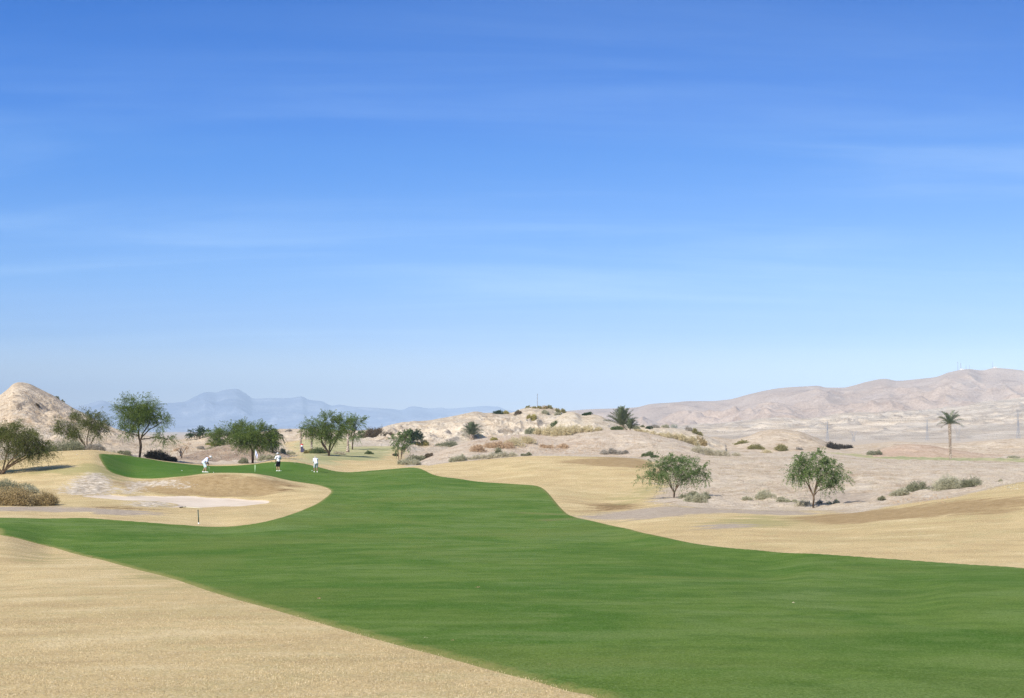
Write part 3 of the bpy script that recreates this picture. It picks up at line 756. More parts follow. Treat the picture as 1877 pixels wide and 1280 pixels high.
class Tubes:
    def __init__(s): s.v = []; s.f = []
    def add(s, pts, rad, sides=6, cap=True):
        pts = [Vector(p) for p in pts]
        base = len(s.v); n = len(pts)
        up = None
        for i, p in enumerate(pts):
            t = (pts[min(i + 1, n - 1)] - pts[max(i - 1, 0)]).normalized()
            if up is None: up = t.orthogonal().normalized()
            up = (up - t * up.dot(t))
            up = up.normalized() if up.length > 1e-6 else t.orthogonal().normalized()
            w_ = t.cross(up)
            for j in range(sides):
                a = 2 * math.pi * j / sides
                s.v.append(p + (up * math.cos(a) + w_ * math.sin(a)) * rad[i])
        for i in range(n - 1):
            for j in range(sides):
                a = base + i * sides + j; b = base + i * sides + (j + 1) % sides
                s.f.append((a, b, b + sides, a + sides))
        if cap:
            s.f.append(tuple(base + j for j in reversed(range(sides))))
            s.f.append(tuple(base + (n - 1) * sides + j for j in range(sides)))
    def box(s, c, sz, rot=None):
        b = len(s.v); M = rot or Matrix.Identity(3)
        for x in (-.5, .5):
            for y in (-.5, .5):
                for z in (-.5, .5): s.v.append(Vector(c) + M @ Vector((x * sz[0], y * sz[1], z * sz[2])))
        for f in ((0, 1, 3, 2), (4, 6, 7, 5), (0, 4, 5, 1), (2, 3, 7, 6), (0, 2, 6, 4), (1, 5, 7, 3)): s.f.append(tuple(b + i for i in f))
    def lathe(s, prof, c=(0, 0, 0), sides=16, sq=(1, 1)):
        b = len(s.v); n = len(prof)
        for r_, z in prof:
            for j in range(sides):
                a = 2 * math.pi * j / sides
                s.v.append(Vector((c[0] + r_ * math.cos(a) * sq[0], c[1] + r_ * math.sin(a) * sq[1], c[2] + z)))
        for i in range(n - 1):
            for j in range(sides):
                a = b + i * sides + j; q = b + i * sides + (j + 1) % sides
                s.f.append((a, q, q + sides, a + sides))
        s.f.append(tuple(b + j for j in reversed(range(sides)))); s.f.append(tuple(b + (n - 1) * sides + j for j in range(sides)))
    def obj(s, name, mat, parent=None, smooth=True): return mesh_obj(name, s.v, s.f, mat, parent, smooth)

def bend(p0, p1, sag, r, n=5, wob=0.06):
    p0 = np.array(p0, float); p1 = np.array(p1, float); L = np.linalg.norm(p1 - p0)
    out = []
    off = r.normal(size=3) * L * wob
    for i in range(n + 1):
        t = i / n
        q = p0 * (1 - t) + p1 * t
        q = q + np.array([0, 0, sag * L * math.sin(math.pi * t)]) + off * math.sin(math.pi * t) + (r.normal(size=3) * L * 0.015 if 0 < i < n else 0)
        out.append(q)
    return out

def tree(name, label, cat, bx, by, blobs, leaf='mesquite', forks=((0, 0.25),), od=1.5, d=None, bark=None, rad=None, droop=0.35, seed=1, group=None,
         leafsz=None, fork_h=None, sink=0.05, spray=0.55, base_spread=0.0, up=0.25, nlimb=None):
    """blobs: (cx, cy, rx, ry[, weight]) in photo pixels describing the crown; converted to metres at the tree's own distance"""
    r = np.random.default_rng(seed)
    loc, dist = at(bx, by, d)
    s = dist / F
    o = empty(name, loc - Vector((0, 0, sink)), label, cat, group)
    H = max(by - (c[1] - c[3]) for c in blobs) * s
    rad = rad or H * 0.028
    fh = fork_h * s if fork_h is not None else 0.25 * H
    tb = Tubes()
    VS, TS = [], []
    stems = forks          # (lateral px at top of fork, base lateral px)
    tot = sum(b_[2] * b_[3] for b_ in blobs)
    ends = []
    for bi, b_ in enumerate(blobs):
        cx, cy, rx, ry = b_[:4]; wgt = b_[4] if len(b_) > 4 else 1.0
        zoff = b_[5] * s if len(b_) > 5 else r.uniform(-0.4, 0.4) * rx * s
        C = np.array([(cx - bx) * s, zoff, (by - cy) * s]); RX, RY, RZ = rx * s, max(rx, ry) * s * 0.85, ry * s
        # limb from the nearest stem
        st = min(stems, key=lambda q: abs(q[0] - (cx - bx)))
        p0 = np.array([0, 0, 0.0])
        pf = np.array([st[1] * s, 0, fh])
        pm = np.array([st[0] * s, zoff * 0.35, fh + 0.62 * max(0.2, C[2] - 0.3 * RZ - fh)])
        pc = C + np.array([0, 0, -0.25 * RZ])
        r1 = rad * math.sqrt(max(0.25, rx * ry / tot)) * 1.15
        path = bend(p0, pf, 0.0, np.random.default_rng(seed), 3, 0.03)[:-1] + bend(pf, pm, 0.0, np.random.default_rng(seed + int(abs(st[0]) * 3)), 3, 0.03)[:-1] + bend(pm, pc, 0.03, r, 3, 0.06)
        nn = len(path)
        tb.add([Vector(q) for q in path], [rad * (1 - 0.25 * i / 3) if i < 3 else r1 * 1.15 * (1 - 0.74 * (i - 3) / (nn - 4)) for i in range(nn)], 7)
        nsub = nlimb or max(8, int(6 + rx * 0.30))
        subs = []
        for j in range(nsub):
            dr = unit(r.normal(size=3) + np.array([0, 0, 0.15])); q = dr * r.uniform(0.40, 1.12) * np.array([RX, RY, RZ])
            e = C + q
            k0 = r.integers(nn - 3, nn); ps = path[k0]
            pp = bend(ps, e, 0.05, r, 4, 0.10)
            rr = r1 * 0.34 * (1 - 0.1 * (nn - 1 - k0))
            tb.add([Vector(v) for v in pp], [max(0.006, rr * (1 - 0.8 * i / 4)) for i in range(5)], 5)
            subs.append((e, pp))
        # sprays
        ll = leafsz or max(0.080, 1.75 * s); lw = ll * 0.34; nl = 34
        area = math.pi * RX * RZ
        nleaf = 1.25 * od * wgt * area / (ll * lw * 0.5 * 0.6)
        ns = max(8, int(nleaf / nl))
        # feathery plumes leave the outer twigs, a few fill the inside
        ii = r.integers(0, nsub, ns)
        E = np.array([e for e, _ in subs]); M_ = np.array([pp[2] for _, pp in subs])
        tt = r.uniform(0, 0.95, size=(ns, 1))
        root = E[ii] * tt + M_[ii] * (1 - tt) + r.normal(size=(ns, 3)) * np.array([RX, RY, RZ]) * 0.10
        fill = r.random(ns) < 0.20
        u = unit(r.normal(size=(ns, 3))) * (r.random((ns, 1)) ** 0.45) * 0.75
        root = np.where(fill[:, None], C + u * np.array([RX, RY, RZ]), root)
        dr = unit(unit((root - C) / np.array([RX, RY, RZ])) * 1.0 + r.normal(size=(ns, 3)) * 0.42 + np.array([0, 0, up]))
        Ls = spray * r.uniform(0.7, 1.9, ns) * max(0.8, min(RX, 1.8)) * 0.9
        V, T = leaves(root, dr, Ls, nl, ll, lw, droop, r, thick=0.10)
        VS.append(V); TS.append(T)
    tb.obj('trunk', bark or M_BARK, o)
    quad_mesh('crown', np.concatenate(VS), np.concatenate(TS), LM[leaf], o)
    return o, dist

def bush(px, py, w, h, leaf, label, name='bush', cat='bush', d=None, group=None, od=1.6, seed=None, up=0.5, twig=0.0, lsz=None, droop=0.1):
    seed = seed if seed is not None else int(px * 31 + py * 7) & 0xffff
    r = np.random.default_rng(seed)
    loc, dist = at(px, py, d)
    s = dist / F
    if leaf in ('straw', 'rust', 'pale'): w *= 1.15; od *= 0.75
    if leaf == 'tan': od *= 0.75      # these merge into loose belts
    W, H = w * s, h * s
    ll = lsz or max(0.075, 1.7 * s); lw = ll * 0.42; nl = 6
    # lumpy dome made of several mounds
    nm = max(3, int(w / 6)); cx = r.uniform(-0.33, 0.33, nm) * W; cy = r.uniform(-0.30, 0.30, nm) * min(W, 3 * H)
    cw = r.uniform(0.20, 0.42, nm) * W; ch = r.uniform(0.45, 1.05, nm) * H * (1 - 0.6 * np.abs(cx / (W * 0.5 + 1e-6)) ** 2)
    cw = np.minimum(cw, (0.56 * W - np.abs(cx)))
    dep = np.minimum(cw, 1.6 * H + 0.3 * cw)
    ns = max(10, int(od * math.pi * 0.5 * W * H / (ll * lw * 0.5 * 0.6) / nl * 1.5))
    i = r.integers(0, nm, ns)
    u = unit(r.normal(size=(ns, 3))); u[:, 2] = np.abs(u[:, 2]); rr = (r.random((ns, 1)) ** 0.35)
    root = np.stack([cx[i], cy[i], np.zeros(ns)], 1) + u * rr * 0.80 * np.stack([cw[i], dep[i], ch[i]], 1)
    dr = unit(u * 0.8 + r.normal(size=(ns, 3)) * 0.5 + np.array([0, 0, up]))
    V, T = leaves(root, dr, r.uniform(0.10, 0.36, ns) * max(H, 0.25 * W), nl, ll, lw, droop, r)
    # follow the ground under the bush
    wx = loc.x + V[:, 0]; wy = loc.y + V[:, 1]
    gz = surf(np.arctan2(wx, wy), np.hypot(wx, wy)) + CAMZ - loc.z
    V[:, 2] += np.clip(gz, -0.8 * H, 0.8 * H)
    if w >= 15:
        o = empty(name, loc, label, cat, group)
        quad_mesh('foliage', V, T, LM[leaf], o)
        tb = Tubes()
        for j in range(int(5 + w / 5)):
            k_ = r.integers(0, nm); b0 = np.array([cx[k_] * 0.15, cy[k_] * 0.15, -0.02]); e = np.array([cx[k_], cy[k_], 0]) + unit(r.normal(size=3) + [0, 0, 1.2]) * np.array([cw[k_], dep[k_], ch[k_]]) * 0.8
            e[2] = abs(e[2])
            g2 = float(surf(np.array([math.atan2(loc.x + b0[0], loc.y + b0[1])]), np.array([math.hypot(loc.x + b0[0], loc.y + b0[1])]))[0]) + CAMZ - loc.z
            g2 = max(-0.8 * H, min(0.8 * H, g2)); b0[2] += g2; e[2] += g2
            pp = bend(b0, e, 0.05, r, 3, 0.1)
            tb.add([Vector(v) for v in pp], [0.018, 0.014, 0.010, 0.005], 4)
        tb.obj('stems', M_TWIG, o)
    else:
        o = quad_mesh(name, V, T, LM[leaf], None); o.location = loc
        tag(o, label, cat, group)
    return o

def frond(L, elev, az, droop, r, wleaf, parent, mat, name='frond', nl=22, base=(0, 0, 0), vee=0.55):
    """one feather palm leaf: rachis with two rows of leaflets"""
    n = 9
    pts = []; p = np.array(base, float); el = elev
    for i in range(n + 1):
        pts.append(p.copy())
        dvec = np.array([math.cos(el) * math.sin(az), math.cos(el) * math.cos(az), math.sin(el)])
        p = p + dvec * L / n; el -= droop / n * (0.4 + 1.2 * i / n)
    P = np.array(pts); V = []; T = []
    sidev = np.array([math.cos(az), -math.sin(az), 0.0])
    for j in range(nl):
        t = 0.10 + 0.9 * (j + 0.5) / nl; x = t * n; i = min(int(x), n - 1); q = P[i] * (1 - (x - i)) + P[i + 1] * (x - i)
        tg = unit(P[i + 1] - P[i]); upv = unit(np.cross(sidev, tg)); upv = upv if upv[2] > 0 else -upv
        ln = wleaf * (math.sin(math.pi * min(1, t * 0.85 + 0.12)) ** 0.7) * r.uniform(0.85, 1.1)
        for sg in (-1, 1):
            dd = unit(sidev * sg * 0.75 + tg * 0.75 + upv * vee + r.normal(size=3) * 0.06)
            wv = unit(np.cross(dd, upv)) * max(0.018, L * 0.016)
            tn = np.clip(r.normal(0.5, 0.2), 0, 1)
            V += [q, q + dd * ln * 0.4 + wv, q + dd * ln, q + dd * ln * 0.4 - wv]; T += [tn] * 4
    # rachis as a thin strip of quads
    for i in range(n):
        w0 = max(0.012, L * 0.014) * (1 - i / n) + 0.006; w1 = max(0.012, L * 0.014) * (1 - (i + 1) / n) + 0.006
        V += [P[i] - sidev * w0, P[i + 1] - sidev * w1, P[i + 1] + sidev * w1, P[i] + sidev * w0]; T += [0.9] * 4
        V += [P[i] + [0, 0, -w0], P[i + 1] + [0, 0, -w1], P[i + 1] + [0, 0, w1], P[i] + [0, 0, w0]]; T += [0.8] * 4
    return quad_mesh(name, np.array(V), np.array(T), mat, parent)

LM_PALM = leaf_mat('palm_leaf', (0.075, 0.095, 0.045), (0.115, 0.145, 0.075), (0.20, 0.215, 0.125), trans=0.15, rough=0.55)
LM_PALMDRY = leaf_mat('dry_palm_leaf', (0.22, 0.16, 0.09), (0.33, 0.26, 0.15), (0.42, 0.34, 0.22), trans=0.15)

def palm_trunk(parent, H, r0, r1, mat, boots=True, lean=0.0):
    rows = max(4, int(H / 0.16)); ns = 14
    v, f = [], []
    for i in range(rows * 2 + 1):
        t = i / (rows * 2); R_ = r0 * (1 - t) + r1 * t
        for j in range(ns):
            bump = (1.16 if (i % 2 == 0) == ((j + (i // 2)) % 2 == 0) else 0.92) if boots else 1.0
            a = 2 * math.pi * (j + 0.5 * ((i // 2) % 2)) / ns
            v.append((R_ * bump * math.cos(a) + lean * t * t, R_ * bump * math.sin(a), H * t))
    for i in range(rows * 2):
        for j in range(ns):
            a = i * ns + j; b = i * ns + (j + 1) % ns; f.append((a, b, b + ns, a + ns))
    f.append(tuple(range(rows * 2 * ns, rows * 2 * ns + ns)))
    return mesh_obj('trunk', v, f, mat, parent)

kp = NT('palm_bark', 0.95, 0.05)
vv = kp.voro(3.4, kp.scl(kp.oco(), 1, 1, 1.3))
kp.col(kp.mix(kp.mp(vv, 0.05, 0.55), (0.66, 0.57, 0.47), (0.26, 0.20, 0.155))); kp.bump(vv, 0.6, 0.05); M_PALMBARK = kp.m

def palm(name, label, bx, by, trunk_px, crown_px, nf, d=None, r0=0.3, r1=0.26, elev=(0.2, 1.45), droop=1.0, seed=1, leafw=0.45, dry=0, mat=None, sink=0.05, boots=True):
    r = np.random.default_rng(seed)
    loc, dist = at(bx, by, d); s = dist / F
    o = empty(name, loc - Vector((0, 0, sink)), label, 'palm tree')
    H = trunk_px * s
    palm_trunk(o, H, r0, r1, M_PALMBARK, boots)
    L = crown_px * s
    for i in range(nf):
        e = elev[0] + (elev[1] - elev[0]) * ((i + 0.5) / nf) ** 0.8
        a = i * 2.39996 + r.uniform(-0.25, 0.25)
        frond(L * r.uniform(0.85, 1.1), e, a, droop * r.uniform(0.7, 1.2) * (1.15 - 0.5 * e), r, L * leafw * 0.45, o, mat or LM_PALM, base=(0, 0, H - 0.05))
    for i in range(dry):
        a = i * 2.4 + 0.7
        frond(L * r.uniform(0.5, 0.7), r.uniform(-0.9, -0.5), a, 0.7, r, L * leafw * 0.35, o, LM_PALMDRY, name='dead_frond', base=(0, 0, H - 0.1))
    return o
# ------------------------------------------------------------------ the trees of the photograph
tree('mesquite_tree', 'wide drooping mesquite tree standing over the tan saltbushes at the left edge', 'tree', 4, 868,
     [(-25,808,34,26), (12,812,34,30), (48,812,26,24), (74,822,22,17), (30,795,30,16), (-60,812,30,26)], leaf='olive_mesquite', forks=((-26,-3),(6,1),(38,4)), od=1.9, d=124, seed=11, fork_h=7, rad=0.13, droop=0.5)
tree('mesquite_tree', 'windblown mesquite tree in front of the rocky conical hill', 'tree', 160, 825,
     [(138,775,30,17), (165,768,28,18), (186,780,20,16), (122,784,18,13)], leaf='olive_mesquite', forks=((-14,-1),(1,0),(13,2)), od=1.6, d=158, seed=12, fork_h=8, rad=0.11, bark=M_BARK)
tree('mesquite_tree', 'tallest mesquite tree, forked trunk on the crest left of the putting green', 'tree', 256, 840,
     [(228,758,24,22), (250,745,26,22), (275,755,24,22), (292,775,20,15), (245,778,26,16), (228,792,16,10), (262,768,24,18), (302,806,20,8)], forks=((-4,-1),(16,1)), od=1.5, d=152, seed=13, fork_h=32, rad=0.12, bark=M_BARK_DK)
tree('mesquite_tree', 'small round mesquite tree far behind on the sandy slope', 'tree', 366, 806,
     [(358,796,13,8), (372,794,12,9)], leaf='darkgreen', od=2.2, seed=14, fork_h=3, rad=0.12)
tree('mesquite_tree', 'broad mesquite tree with a leaning trunk behind the golf flag', 'tree', 432, 821,
     [(402,786,22,17), (425,776,24,16), (448,776,20,16), (395,800,14,9), (460,790,20,14)], forks=((-12,-2),(2,2)), od=1.9, d=196, seed=15, fork_h=10, rad=0.13, bark=M_BARK_DK)
tree('mesquite_tree', 'full round mesquite tree with a straight dark trunk behind the flagstick', 'tree', 463, 847,
     [(452,796,24,20), (474,794,24,20), (490,805,17,16), (440,805,16,12), (466,812,22,12)], forks=((-6,-1),(8,1)), od=2.0, d=158, seed=16, fork_h=24, rad=0.125, bark=M_BARK_DK)
tree('shaggy_tree', 'slim shaggy tree with brown hanging leaves beside the full round mesquite', 'tree', 500, 831,
     [(499,806,13,15), (508,800,12,9), (496,818,9,9), (505,793,12,6)], leaf='darkgreen', forks=((0,0),), od=1.8, d=178, seed=17, fork_h=14, rad=0.13, droop=0.9, up=-0.1)
tree('bare_shrub', 'leafless reddish twiggy shrub behind the putting green, beside the dark shrub', 'shrub', 333, 838,
     [(333,819,9,8,0.25), (326,822,7,5,0.2), (341,817,7,6,0.2)], leaf='rust', forks=((-4,0),(4,0)), od=0.5, d=170, seed=18, fork_h=6, rad=0.07, nlimb=16)
tree('mesquite_tree', 'three trunked mesquite tree behind the golfer in white', 'tree', 603, 838,
     [(575,782,24,15), (600,776,24,17), (620,784,20,18), (562,792,15,9), (592,795,22,12), (612,802,16,9)], forks=((-15,-1),(4,0),(15,1)), od=1.75, d=176, seed=19, fork_h=7, rad=0.13, bark=M_BARK_DK)
tree('mesquite_tree', 'feathery mesquite crown rising over the pale flared palm trunk', 'tree', 646, 822,
     [(640,770,18,14), (655,775,16,14), (632,785,16,14), (650,792,16,10)], leaf='acacia', forks=((-4,0),(3,0)), od=1.4, d=215, seed=20, fork_h=16, rad=0.11)
tree('young_acacia', 'slender twin stemmed acacia left of the dense dark round shrub', 'tree', 733, 846,
     [(724,806,12,13), (738,804,14,14), (750,818,11,9), (728,822,10,8), (744,798,12,8)], leaf='acacia', forks=((-4,-2),(5,2)), od=1.1, d=172, seed=21, fork_h=4, rad=0.07)
tree('acacia_tree', 'flat topped acacia with a thin forked trunk beside the sagebrush at the gravel edge', 'tree', 1236, 915,
     [(1205,858,28,16), (1230,852,28,16), (1258,852,28,15), (1283,864,20,13), (1192,872,16,8), (1240,868,30,12), (1268,872,22,9), (1295,878,12,5), (1180,876,10,5)], leaf='acacia', forks=((-10,-1),(0,0),(10,1)), od=1.45, seed=22, fork_h=13, rad=0.05, droop=0.45, leafsz=0.095)
tree('acacia_tree', 'rounder acacia with a low drooping bough, right of the flat topped acacia', 'tree', 1491, 931,
     [(1470,862,26,17), (1495,850,28,20), (1522,860,24,18), (1456,868,15,11), (1500,872,28,13), (1538,875,18,14), (1532,892,10,9), (1478,845,18,12)], leaf='acacia', forks=((-12,0),(8,1)), od=1.5, seed=23, fork_h=22, rad=0.06, droop=0.5, leafsz=0.095)
tree('round_shrub', 'dense dark green round shrub behind the slender acacia', 'shrub', 758, 815,
     [(750,802,14,11), (765,803,13,10), (757,796,14,9)], leaf='darkgreen', forks=((0,0),), od=2.8, seed=24, fork_h=3, rad=0.08, spray=0.4)

# palms
palm('date_palm', 'small date palm with a short trunk on the pale slope', 865, 807, 10, 24, 36, r0=0.42, r1=0.36, elev=(0.0, 1.4), droop=0.9, seed=31, leafw=0.75)
palm('date_palm', 'large bushy date palm on the crest of the gravel mound', 1140, 789, 9, 35, 34, d=211, r0=0.35, r1=0.3, elev=(0.25, 1.5), droop=0.55, seed=32, leafw=0.6, dry=4)
palm('date_palm', 'low blue green palm pup beside the large bushy date palm', 1155, 789, 3, 22, 22, d=210, r0=0.15, r1=0.12, elev=(0.35, 1.5), droop=0.45, seed=33, leafw=0.7)
palm('date_palm', 'tall date palm with a thick diamond patterned trunk near the reddish dune', 1742, 843.5, 63, 27, 17, d=246, r0=0.17, r1=0.24, elev=(-0.05, 1.25), droop=1.0, seed=34, leafw=0.6)

def bare_palm(bx, by, top, label, seed, flare=False, r_=0.15, d=None, cr=7):
    r = np.random.default_rng(seed)
    loc, dist = at(bx, by, d); s = dist / F
    o = empty('palm_trunk', loc - Vector((0, 0, 0.05)), label, 'palm trunk', 'bare palm trunks behind the putting green')
    H = (by - top) * s
    if flare:
        tb = Tubes(); tb.add([Vector((0, 0, 0)), Vector((0, 0, 0.35)), Vector((0, 0, 1.0)), Vector((0, 0, H))], [r_ * 1.9, r_ * 1.5, r_ * 1.05, r_ * 0.9], 12); tb.obj('trunk', M_PALMBARK, o)
    else: palm_trunk(o, H, r_, r_ * 0.95, M_PALMBARK, boots=False)
    for i in range(cr):
        frond(0.7, r.uniform(-0.6, 0.5), i * 2.4, 1.2, r, 0.28, o, LM_PALMDRY, name='dead_frond', base=(0, 0, H - 0.03), nl=10)
bare_palm(551, 829, 791, 'bare palm trunk with a tuft of dry fronds beside the red topped stand', 41, d=212)
bare_palm(571, 826, 786, 'bare palm trunk standing behind the low green bushes', 42, d=214)
bare_palm(596, 829, 795, 'bare palm trunk half hidden by the three trunked mesquite', 43, d=206, r_=0.14)
bare_palm(637.5, 831, 790, 'pale palm trunk flared at its foot, right of the three trunked mesquite', 44, flare=True, d=198)

